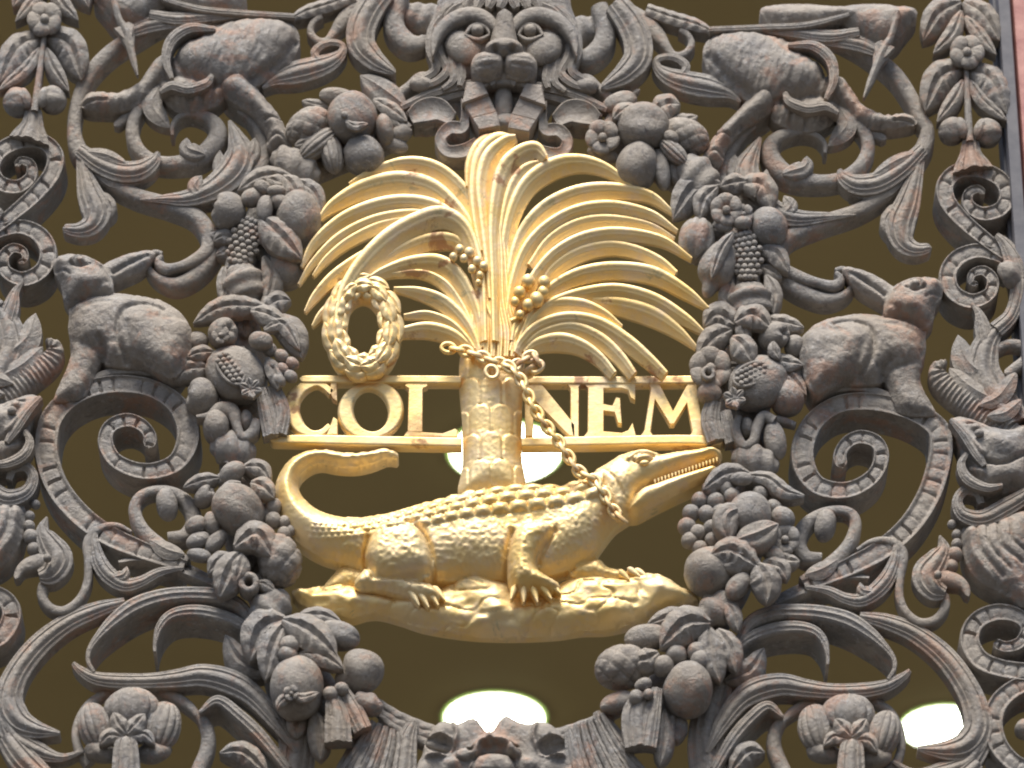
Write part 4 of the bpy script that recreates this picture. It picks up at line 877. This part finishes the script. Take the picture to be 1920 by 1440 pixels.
def garland_left():
    G = grp('fruit_garland', 480, 1400, 'fruit garland curving down the left side of the gilded emblem')
    garland_core(G, LEFT_CORE); filler(G, LEFT_CORE, 44, 3, 1.4)
    L = lambda p, w_, t=34, th=14, **k: lf(G, p, w_, t, th, **k)
    B = lambda n, x, y, a, b, g=0, h=30, **k: bl(G, n, x, y, a, b, g, h=h, **k)
    L([(760,200),(718,172),(675,141)], 26, 26, 26, prof='rib'); B('bud', 632, 182, 34, 17, 8, 18, fn=fn_groove(5, .08)); L([(615,200),(590,196),(566,189)], 10, 14)
    B('pine_cone', 578, 238, 46, 32, -28, 26, fn=fn_cone(9, 6, .10), nt_=36, nph=48)
    B('pomegranate', 661, 222, 48, 45, 165, 36, fn=fn_slit(.5, .10), tilt=20, nt_=30, nph=40); B('calyx', 646, 216, 7, 7, 0, 74); L([(648,226),(664,236),(690,232)], 9, 74, 8)
    L([(700,186),(734,206),(764,228)], 16, 44, 16); L([(716,214),(742,226),(768,246)], 12, 40, 16)
    B('husk', 596, 272, 44, 20, -38, 34, fn=fn_groove(11, .12), nph=44); B('husk', 623, 290, 36, 22, 78, 30, fn=fn_groove(11, .12), nph=44); L([(600,262),(575,268),(552,273)], 12, 40)
    B('apple', 681, 292, 41, 35, 200, 30, fn=fn_apple, tilt=-20); B('bud', 722, 246, 17, 30, -15, 32); B('bud', 752, 250, 24, 16, -30, 30, fn=fn_apple); B('bud', 738, 272, 28, 14, 15, 26)
    neck(G, 554, 313, 50, 32, 28)
    L([(545,330),(492,332),(446,357)], 18, 40); L([(530,330),(548,350),(560,386)], 22, 50); L([(555,338),(588,362),(603,394)], 20, 38); L([(500,335),(522,342),(545,350)], 16, 48)
    B('nut', 474, 371, 23, 17, -15, 40); B('nut', 492, 352, 17, 13, 20, 50, fn=fn_groove(4, .08)); B('nut', 518, 358, 19, 10, 0, 54); B('nut', 526, 380, 22, 15, 25, 46)
    B('apple', 428, 397, 34, 33, 200, 26, fn=fn_apple, tilt=10); B('quince', 560, 412, 44, 50, 10, 26, fn=fn_lumpy(.03, 2)); B('acorn', 496, 392, 25, 15, 95, 56, fn=fn_slit(.3, .06))
    corn(G, [(478,412),(462,446),(448,482),(443,502)], 31, 40); L([(488,408),(520,440),(566,486)], 32, 56, 18)
    B('plum', 536, 505, 36, 38, 0, 12); L([(442,452),(420,444),(400,452)], 14, 24, 20); L([(440,470),(420,474),(404,480)], 12, 14, 20)
    L([(495,480),(512,520),(500,572)], 20, 34, 24); neck(G, 458, 538, 40, 42, 82, 20, 8); L([(420,500),(420,540),(425,575)], 14, 30, 24)
    L([(500,576),(420,576),(362,606)], 20, 46); L([(490,586),(520,566),(546,564)], 26, 36); L([(470,582),(500,590),(540,610)], 20, 50)
    B('bell_flower', 418, 627, 33, 27, 5, 40, fn=fn_apple, tilt=60); rose(G, 414, 628, 18, 60, 5); B('acorn', 489, 640, 23, 17, 10, 56, fn=fn_slit(.25, .07))
    L([(505,600),(545,620),(566,672)], 28, 40); L([(495,618),(530,608),(562,656)], 16, 52, 12)
    B('nut', 371, 641, 20, 18, 0, 26); L([(402,660),(374,662),(350,670)], 14, 40); L([(395,690),(352,694),(322,714)], 20, 30, 20)
    pomegranate(G, 442, 704, 60, 50, 25, 30, 431, 690, 52, 470, 730)
    for x, y, a in ((505,655,16),(528,668,15),(548,682,14),(530,692,13),(508,686,14),(545,706,14),(522,714,15)): B('berry', x, y, a, a * .8, 30, 42, nt_=12, nph=18)
    L([(500,670),(515,700),(520,730)], 16, 46); B('apple', 378, 746, 33, 33, 190, 26, fn=fn_apple, tilt=15)
    tassel(G, [(488,728,10),(500,775,15),(508,816,15)], 40); tassel(G, [(512,722,12),(527,770,17),(520,812,18)], 34)
    st(G, 'curled_leaf', [(368,780,3),(392,776,7),(412,762,13),(436,768,14),(444,795,9),(454,816,9),(474,806,11),(480,784,8)], 'round', 46, 0); B('plum', 406, 802, 26, 32, 0, 24); B('bud', 462, 790, 12, 20, 0, 26)
    neck(G, 437, 843, 44, 32, 12, 20)
    B('acorn', 436, 886, 26, 18, 150, 44); L([(412,896),(378,902),(343,914)], 14, 30); L([(455,876),(488,878),(506,902)], 18, 40, 20); L([(470,905),(492,914),(514,934)], 22, 46)
    B('nut', 384, 932, 24, 18, -30, 20, fn=fn_apple, tilt=40); B('peach', 447, 957, 52, 45, 20, 32, fn=fn_slit(.35, .12), tilt=-25, nt_=30, nph=40); L([(452,905),(425,918),(416,935)], 12, 54)
    for x, y, r in ((513,950,16),(512,976,16),(535,980,13),(533,1002,14),(545,995,10)): B('grape', x, y, r, r, 0, 26, nt_=14, nph=18)
    for x, y, a, b, g in ((368,986,22,17,-20),(397,982,22,16,80),(372,1014,24,15,-20),(405,1016,26,15,-45),(374,1042,24,13,10)): B('nut', x, y, a, b, g, 32, fn=fn_slit(.3, .08))
    B('pine_cone', 524, 1052, 48, 42, 75, 28, fn=fn_cone(8, 5, .09), nt_=36, nph=48); L([(440,1025),(482,1004),(512,1046)], 30, 62, 18); L([(452,1035),(428,1080),(412,1120)], 30, 56, 18); L([(435,1040),(408,1056),(390,1076)], 18, 50); L([(455,1040),(450,1068),(440,1092)], 18, 60)
    mb = MB(); n = 16; strap(mb, [(466 + 14 * math.cos(2 * math.pi * k / n), 1090 + 14 * math.sin(2 * math.pi * k / n), 6) for k in range(n + 1)], 'round', 62, thick=30); mb.build('bell_cup', BRONZE, G); L([(480,1092),(500,1098),(516,1110)], 12, 44)
    neck(G, 506, 1142, 44, 34, -35, 22, 8)
    L([(536,1160),(492,1182),(468,1240)], 36, 44, 16); L([(534,1168),(512,1215),(498,1274)], 28, 52, 16); L([(530,1162),(580,1186),(632,1230)], 34, 58, 12); L([(555,1158),(600,1154),(640,1166)], 18, 34)
    B('pod', 634, 1192, 42, 26, 12, 30, fn=fn_groove(4, .10)); B('berry', 543, 1211, 19, 18, 0, 58, fn=fn_groove(3, .06)); B('berry', 540, 1228, 18, 17, 0, 58); L([(562,1226),(600,1228),(644,1254)], 22, 56, 14)
    B('pear', 672, 1262, 50, 40, 160, 28, fn=fn_pear); B('apple', 557, 1292, 58, 51, 95, 44, fn=fn_lumpy(.015, 1), nt_=30, nph=40); rose(G, 546, 1300, 16, 92, 4, 'calyx_leaf'); L([(548,1302),(570,1308),(598,1298)], 10, 90, 8); L([(545,1302),(525,1318),(520,1330)], 10, 88, 8)
    tassel(G, [(622,1302,12),(632,1345,23),(634,1392,26)], 52); tassel(G, [(640,1288,10),(662,1330,18),(680,1368,18)], 46); B('bud', 620, 1302, 15, 14, 0, 50); B('bud', 640, 1292, 14, 12, 0, 52)
    L([(590,1330),(598,1375),(601,1424)], 22, 30, 20, k=.5); L([(562,1330),(556,1360),(556,1385)], 20, 24, 20); B('knot', 690, 1320, 30, 20, 25, 34, fn=fn_fold(6, .08, 1))

def garland_right():
    G = grp('fruit_garland', 1380, 1400, 'fruit garland curving down the right side of the gilded emblem')
    garland_core(G, RIGHT_CORE); filler(G, RIGHT_CORE, 44, 8, 1.4)
    L = lambda p, w_, t=34, th=14, **k: lf(G, p, w_, t, th, **k)
    B = lambda n, x, y, a, b, g=0, h=30, **k: bl(G, n, x, y, a, b, g, h=h, **k)
    B('bud', 1162, 194, 34, 20, -18, 22, fn=fn_groove(4, .07)); st(G, 'stem', [(1180,182,4),(1190,172,4),(1200,167,7)], top=24, back=4, cap=5); L([(1225,212),(1250,198),(1276,196)], 26, 24, 20); L([(1260,222),(1288,224),(1308,217)], 13, 18, 18)
    B('pine_cone', 1286, 256, 46, 31, 22, 26, fn=fn_cone(9, 6, .10), nt_=36, nph=48)
    B('pomegranate', 1206, 238, 50, 42, 5, 36, fn=fn_slit(.42, .20), nt_=34, nph=48); rose(G, 1130, 258, 34, 40, 5); B('bud', 1130, 290, 30, 14, 15, 20)
    L([(1150,222),(1170,208),(1200,206)], 18, 50); B('husk', 1264, 286, 34, 17, 42, 40, fn=fn_groove(11, .12), nph=44); B('nut', 1258, 258, 16, 12, 20, 46)
    B('apple', 1194, 312, 43, 39, 100, 32, fn=fn_lumpy(.04, 1.5)); B('pod', 1240, 318, 40, 18, 80, 26, fn=fn_groove(4, .1)); B('pod', 1265, 322, 26, 14, 70, 20)
    neck(G, 1308, 336, 46, 38, 55, 24, 8)
    L([(1385,345),(1430,350),(1446,392)], 26, 42); L([(1350,345),(1300,356),(1262,410)], 30, 38); L([(1345,350),(1320,375),(1312,410)], 20, 46); L([(1400,340),(1375,344),(1350,350)], 18, 46)
    rose(G, 1362, 394, 32, 54, 6); rose(G, 1394, 402, 20, 50, 5); B('petal', 1358, 424, 18, 11, 0, 48); B('petal', 1392, 418, 18, 12, 0, 52)
    B('apple', 1440, 428, 37, 36, 190, 26, fn=fn_lumpy(.02, 1)); B('melon', 1306, 452, 42, 36, 100, 26, fn=fn_groove(8, .10), nph=40); B('pear', 1343, 508, 58, 35, 112, 34, fn=fn_pear, nt_=30); L([(1375,436),(1352,470),(1334,520)], 14, 70, 10)
    corn(G, [(1392,436),(1400,468),(1402,500),(1402,532)], 29, 46); L([(1422,470),(1452,474),(1478,510)], 20, 30, 18); L([(1425,500),(1448,510),(1466,522)], 16, 20, 18)
    neck(G, 1407, 570, 36, 45, 90, 22, 8); L([(1372,520),(1362,560),(1368,592)], 16, 34, 22); L([(1436,515),(1452,550),(1450,590)], 16, 34, 22)
    L([(1385,612),(1345,592),(1320,612)], 26, 40, 18); L([(1378,604),(1412,592),(1446,616)], 26, 56); L([(1430,600),(1470,606),(1508,614)], 18, 34, 18); L([(1390,600),(1396,625),(1400,640)], 16, 50)
    L([(1372,632),(1392,650),(1412,682)], 26, 62); L([(1372,618),(1338,636),(1308,672)], 24, 42)
    rose(G, 1332, 692, 42, 40, 6); mb = MB(); n = 14; strap(mb, [(1328 + 10 * math.cos(2 * math.pi * k / n), 698 + 10 * math.sin(2 * math.pi * k / n), 4) for k in range(n + 1)], 'round', 62, thick=14); mb.build('blossom_eye', BRONZE, G); B('petal', 1330, 738, 24, 20, 0, 34)
    B('bell_flower', 1452, 632, 36, 24, 10, 40, fn=fn_apple, tilt=50); B('nut', 1490, 650, 20, 20, 0, 30); L([(1450,640),(1452,658),(1462,674)], 12, 62)
    pomegranate(G, 1422, 720, 58, 50, -15, 34, 1408, 700, -25, 1377, 748); L([(1440,672),(1472,680),(1506,684)], 18, 46); L([(1455,690),(1480,705),(1512,740)], 18, 38, 20)
    B('apple', 1476, 748, 33, 32, 200, 26, fn=fn_apple, tilt=10); B('berry', 1492, 705, 18, 18, 0, 20)
    tassel(G, [(1338,752,14),(1332,785,18),(1342,826,16)], 36); tassel(G, [(1360,770,10),(1366,800,13),(1372,830,12)], 34)
    st(G, 'curled_leaf', [(1385,778,6),(1380,805,9),(1394,832,9),(1412,824,9),(1420,796,10),(1432,776,10),(1452,786,10)], 'round', 46, 0); B('plum', 1400, 802, 13, 18, 0, 26); B('plum', 1452, 826, 38, 22, 78, 24, fn=fn_groove(3, .06)); st(G, 'stem', [(1446,782,7),(1470,786,7),(1492,794,4)], top=30, back=0)
    neck(G, 1416, 866, 46, 30, 18, 22)
    L([(1405,888),(1362,890),(1318,918)], 20, 44); B('nut', 1390, 898, 22, 12, 0, 48); st(G, 'curled_leaf', [(1402,892,8),(1440,898,15),(1472,922,15),(1508,930,3)], 'vein', 44, 0)
    gp = [(1332,918,17),(1362,916,15),(1312,938,16),(1342,940,17),(1372,930,16),(1296,962,17),(1325,964,17),(1350,960,16),(1288,988,18),(1308,1000,17),(1334,990,16),(1336,1012,15),(1294,1014,17),(1312,1028,15)]
    for x, y, r in gp: B('grape', x, y, r, r * .92, 0, 26 + 0.12 * (x - 1290), nt_=14, nph=18)
    B('quince', 1405, 968, 42, 42, 0, 38, fn=fn_slit(.4, .06)); L([(1392,952),(1362,972),(1368,1014)], 26, 66, 20, prof='rib'); L([(1380,1014),(1420,1004),(1460,982)], 30, 64, 20, prof='rib')
    for x, y, a, b in ((1425,925,15,13),(1452,950,16,12),(1468,972,24,20),(1420,940,20,12)): B('nut', x, y, a, b, 30, 34)
    rose(G, 1472, 1012, 30, 34, 6); B('bud', 1450, 1040, 24, 15, 30, 40); L([(1455,1040),(1478,1052),(1500,1052)], 18, 36)
    B('apple', 1332, 1072, 50, 44, -10, 24, fn=fn_lumpy(.02, 1), nt_=28); L([(1420,1062),(1372,1034),(1332,1040)], 28, 64, 14); L([(1425,1058),(1388,1052),(1348,1060)], 24, 60, 14); L([(1418,1056),(1436,1090),(1437,1132)], 30, 62, 14); L([(1430,1055),(1462,1066),(1476,1088)], 22, 50)
    B('acorn', 1384, 1100, 30, 20, -48, 50, fn=fn_slit(.3, .05)); neck(G, 1345, 1144, 46, 30, -28, 26, 8); L([(1360,1130),(1375,1150),(1384,1182)], 16, 48)
    L([(1332,1168),(1285,1172),(1238,1214)], 34, 58, 14); L([(1328,1176),(1336,1230),(1350,1278)], 28, 54, 16); L([(1345,1180),(1368,1215),(1380,1260)], 24, 46, 16); L([(1300,1158),(1262,1156),(1212,1172)], 18, 36)
    B('pod', 1214, 1196, 44, 24, 175, 30, fn=fn_groove(4, .08)); B('pine_cone', 1168, 1252, 54, 40, 172, 28, fn=fn_cone(9, 6, .09), nt_=36, nph=48); L([(1235,1224),(1212,1238),(1182,1240)], 22, 56)
    B('berry', 1244, 1250, 20, 20, 0, 50); B('berry', 1268, 1228, 20, 18, 0, 48); B('berry', 1306, 1222, 18, 17, 0, 50); B('berry', 1312, 1240, 18, 20, 0, 52)
    B('apple', 1290, 1294, 50, 47, 95, 42, fn=fn_slit(.25, .12), tilt=-10, nt_=30, nph=40)
    tassel(G, [(1208,1298,14),(1196,1340,30),(1200,1400,28)], 48); B('bud', 1206, 1284, 17, 12, -20, 54); B('bud', 1193, 1308, 14, 14, 0, 54); B('bud', 1216, 1302, 10, 10, 0, 62); tassel(G, [(1232,1290,10),(1222,1350,16),(1215,1400,16)], 54)
    B('pod', 1160, 1318, 36, 20, -15, 26, fn=fn_groove(3, .08)); L([(1246,1330),(1246,1385),(1237,1436)], 20, 32, 20, k=.5); L([(1272,1335),(1268,1365),(1270,1390)], 22, 22, 20)

def lion():
    M = grp('lion_mask', 940, 150, 'lion face with furrowed brow above the gilded palm, ribbons under its chin')
    mb = MB()
    relief(mb, [([(850,-40),(816,10),(802,60),(808,115),(826,146),(880,152),(940,152),(1000,152),(1058,150),(1082,115),(1088,60),(1074,10),(1040,-40)], 0, 40, 60, 6)],
        [('bump', 893, 56, 26, 18, 10, -14), ('bump', 995, 57, 26, 18, -10, -14), ('groove', [(836,90),(846,120),(850,150)], 4, 7), ('groove', [(1054,90),(1044,120),(1040,150)], 4, 7), skin], step=2.4, back=-45, href=30)
    blob(mb, 868, 90, 36, 30, 30, h=38, rc=18); blob(mb, 1021, 92, 36, 30, -30, h=38, rc=18)
    relief(mb, [([(944,92),(920,88),(896,92),(884,108),(884,126),(896,142),(920,144),(945,136),(970,144),(994,142),(1006,126),(1006,108),(992,92),(968,88)], 44, 34, 30, 5)], [('groove', [(945,92),(945,118),(945,146)], 3.5, 13), ('bump', 914, 116, 20, 18, 0, 7), ('bump', 976, 116, 20, 18, 0, 7), ('groove', [(892,112),(910,116),(930,112)], 2, 2), ('groove', [(960,112),(980,116),(998,112)], 2, 2), ('groove', [(892,124),(910,127),(930,122)], 2, 2), ('groove', [(960,122),(980,127),(998,124)], 2, 2)], step=1.8, back=20, href=70)
    blob(mb, 945, 146, 32, 14, 0, h=40, rc=14)
    strap(mb, [(946,16,13),(946,38,18),(945,60,24),(945,80,28),(945,94,22)], 'round', 74, 30, capa=6, cap=8)
    relief(mb, [([(914,94),(910,82),(922,70),(945,66),(968,70),(980,82),(976,94),(960,98),(945,100),(930,98)], 66, 22, 18, 2)], [('bump', 929, 91, 7, 5, 25, -14), ('bump', 961, 91, 7, 5, -25, -14)], step=1.5, back=40, href=82)
    for pts in ([(811,104,1),(818,66,10),(842,36,13),(876,22,14),(908,28,13),(934,52,8)], [(1081,104,1),(1074,66,10),(1050,36,13),(1014,22,14),(982,28,13),(958,52,8)]): strap(mb, pts, 'round', 62, 10)
    strap(mb, [(898,140,3),(900,118,4),(905,100,3)], 'round', 60, 30); strap(mb, [(992,140,3),(990,118,4),(985,100,3)], 'round', 60, 30)
    for pts in ([(872,64,2),(882,50,4),(897,44,4.5),(912,50,4),(918,62,2)], [(872,64,2),(884,70,3.5),(900,72,3.5),(918,64,2)], [(972,64,2),(980,50,4),(993,44,4.5),(1008,50,4),(1018,64,2)], [(972,64,2),(986,72,3.5),(1002,71,3.5),(1018,64,2)]): strap(mb, pts, 'round', 56, 20)
    mb.build('face', BRONZE, M)
    for x in (895, 994): bl(M, 'eye', x, 58, 13, 11, 0, h=48, rc=13)
    for k in range(9):
        x = 858 + k * 21
        st(M, 'mane_lock', [(945 + (x - 945) * 0.5, -30, 8), (x, 0, 10), (x + (6 if x > 945 else -6), 14, 6)], 'leaf', 62 - 0.02 * (x - 945) ** 2 / 4, 10)
    for sx in (-1, 1):
        X = lambda x: x if sx < 0 else 1890 - x
        f = lambda pts: [(X(p[0]), p[1] + (4 if sx > 0 else 0)) + tuple(p[2:]) for p in pts]
        for pts in ([(835,20,6),(812,50,8),(806,90,8),(818,125,8),(800,142,7),(778,148,6)], [(820,60,6),(824,100,8),(838,130,8),(820,150,7),(796,160,5)], [(846,90,6),(848,120,8),(850,148,7),(830,166,4)], [(862,110,6),(866,140,8),(862,160,5)],
                    [(850,6,5),(826,26,7),(814,48,5)], [(880,0,5),(852,12,7),(832,32,5)]):
            st(M, 'mane_lock', f(pts), 'leaf', 38, -10)
        st(M, 'curl', f([(818,142,6),(788,140,8),(768,158,9),(748,174,9),(738,196,10),(746,222,13),(766,240,12)]), 'round', 26, -40)
        bl(M, 'ball', X(790), 158 + (4 if sx > 0 else 0), 23, 14, 0, h=30)
        st(M, 'band', f([(752,200,6),(820,170,8),(905,152,7)]), 'leaf', 30, -5); st(M, 'band', f([(762,214,5),(830,184,7),(880,170,6)]), 'leaf', 24, -5)
        st(M, 'ribbon', f([(770,222,14),(792,212,24),(820,208,24),(848,224,14)]), 'cup', 28, -40)
        for k, (pl, tp) in enumerate((([(874,154),(904,150),(916,176),(866,194)], 52), ([(866,191),(916,177),(932,210),(884,222)], 44), ([(884,220),(932,208),(938,236),(898,244)], 52))):
            mb = MB(); slab(mb, f(pl) if sx < 0 else f(pl)[::-1], tp, 4, 3); mb.build('ribbon', BRONZE, M)
        st(M, 'ribbon', f([(872,186,8),(872,222,8),(866,240,13),(842,242,13),(826,262,11),(838,284,12),(870,284,14),(896,266,10)]), 'cup', 34, -25)
    st(M, 'lip_band', [(905,162,4),(918,152,6),(944,150,7),(972,152,6),(988,162,4)], 'round', 50, 0)
    lf(M, [(922,160),(924,150),(923,142)], 6, 52, 8, name='tooth'); lf(M, [(964,160),(962,150),(962,142)], 6, 52, 8, name='tooth')
    mb = MB(); relief(mb, [([(850,146),(1040,146),(1030,190),(1010,225),(985,250),(945,262),(905,250),(880,225),(860,190)], -4, 18, 20, 2)], [('groove', [(900,160),(915,200),(925,240)], 4, 6), ('groove', [(990,160),(975,200),(965,240)], 4, 6)], back=-50, href=8); mb.build('beard', BRONZE, M)
    bl(M, 'tongue', 944, 196, 40, 19, 90, h=22, fn=fn_groove(4, .06))
    bl(M, 'knot', 944, 244, 22, 40, 90, h=6, fn=fn_lumpy(.05, 1))

def grotesque():
    M = grp('grotesque_mask', 925, 1440, 'horned grotesque mask with bat-wing ears at the bottom centre')
    mb = MB()
    relief(mb, [([(806,1372),(826,1350),(858,1353),(880,1343),(894,1346),(917,1371),(938,1345),(950,1338),(966,1346),(988,1353),(1022,1350),(1048,1368),(1064,1400),(1070,1470),(790,1470),(792,1410)], 2, 26, 24, 4)],
        [('pit', 826, 1398, 30, 20, 25, 26), ('pit', 1034, 1400, 30, 20, -25, 26), ('ridge', [(850,1355),(856,1385),(838,1416),(800,1420)], 4, 10), ('ridge', [(1006,1355),(1000,1385),(1016,1416),(1056,1420)], 4, 10),
         ('ridge', [(917,1374),(917,1390),(916,1400)], 5, 10), ('ridge', [(892,1420),(898,1400),(925,1394),(952,1400),(958,1420)], 8, 20), ('dome', 925, 1446, 46, 26, 0, 26), ('groove', [(884,1450),(896,1426),(925,1418),(956,1426),(968,1450)], 3, 10),
         ('dome', 870, 1420, 16, 12, 0, 14), ('dome', 964, 1416, 14, 12, 0, 14), ('pit', 882, 1410, 7, 6, 0, 12), ('pit', 966, 1406, 7, 6, 0, 12), ('bump', 850, 1436, 22, 14, 0, 10), ('bump', 990, 1436, 22, 14, 0, 10), skin], step=2.2, back=-40, href=20)
    mb.build('face', BRONZE, M)
    for pts in ([(700,1308,6),(745,1338,9),(795,1360,10),(850,1378,9)], [(700,1322,6),(740,1350,9),(795,1374,11),(850,1392,9)], [(712,1340,6),(745,1364,8),(795,1388,9),(845,1404,6)],
                [(1162,1328,6),(1110,1350,9),(1060,1368,10),(1010,1378,8)], [(1150,1340,6),(1105,1362,9),(1060,1380,10),(1010,1392,8)]):
        st(M, 'swag_rope', pts, 'twist', 10, -30)
    for dx in (0, 1):
        for k in range(5):
            x = (640 + 26 * k) if dx == 0 else (1212 - 28 * k); xt = (700 + 12 * k) if dx == 0 else (1128 - 12 * k)
            st(M, 'wing_rib', [(xt, 1352 + 5 * k - 14 * dx, 5), ((x + xt) / 2 + (6 if dx == 0 else -6), 1398, 9), (x, 1460, 12)], 'vein', 26, -30)
    st(M, 'drapery', [(700,1358,24),(690,1400,34),(668,1460,44)], 'leaf', 14, -35); st(M, 'drapery', [(776,1352,8),(762,1390,20),(752,1460,28)], 'leaf', 22, -35)
    st(M, 'drapery', [(1118,1334,6),(1138,1385,32),(1162,1460,44)], 'leaf', 14, -35); st(M, 'drapery', [(1066,1368,8),(1080,1410,20),(1094,1460,26)], 'leaf', 22, -35)

side(0); side(1); border(0); border(2); garland_left(); garland_right(); lion(); grotesque()
DARK = flat_mat('dark_frame_paint', (0.10, 0.10, 0.115), (0.15, 0.145, 0.155), 30.0, 0.5, 0.2)
fr = MB(); slab(fr, [(1866,-60),(1890,-60),(2000,1500),(1974,1500)], 22, -60, 3); fr.build('frame_bar', DARK, GATE)
fr = MB(); slab(fr, [(1856,-60),(1865,-60),(1972,1500),(1962,1500)], -10, -60, 2); fr.build('frame_bar', DARK, GATE)
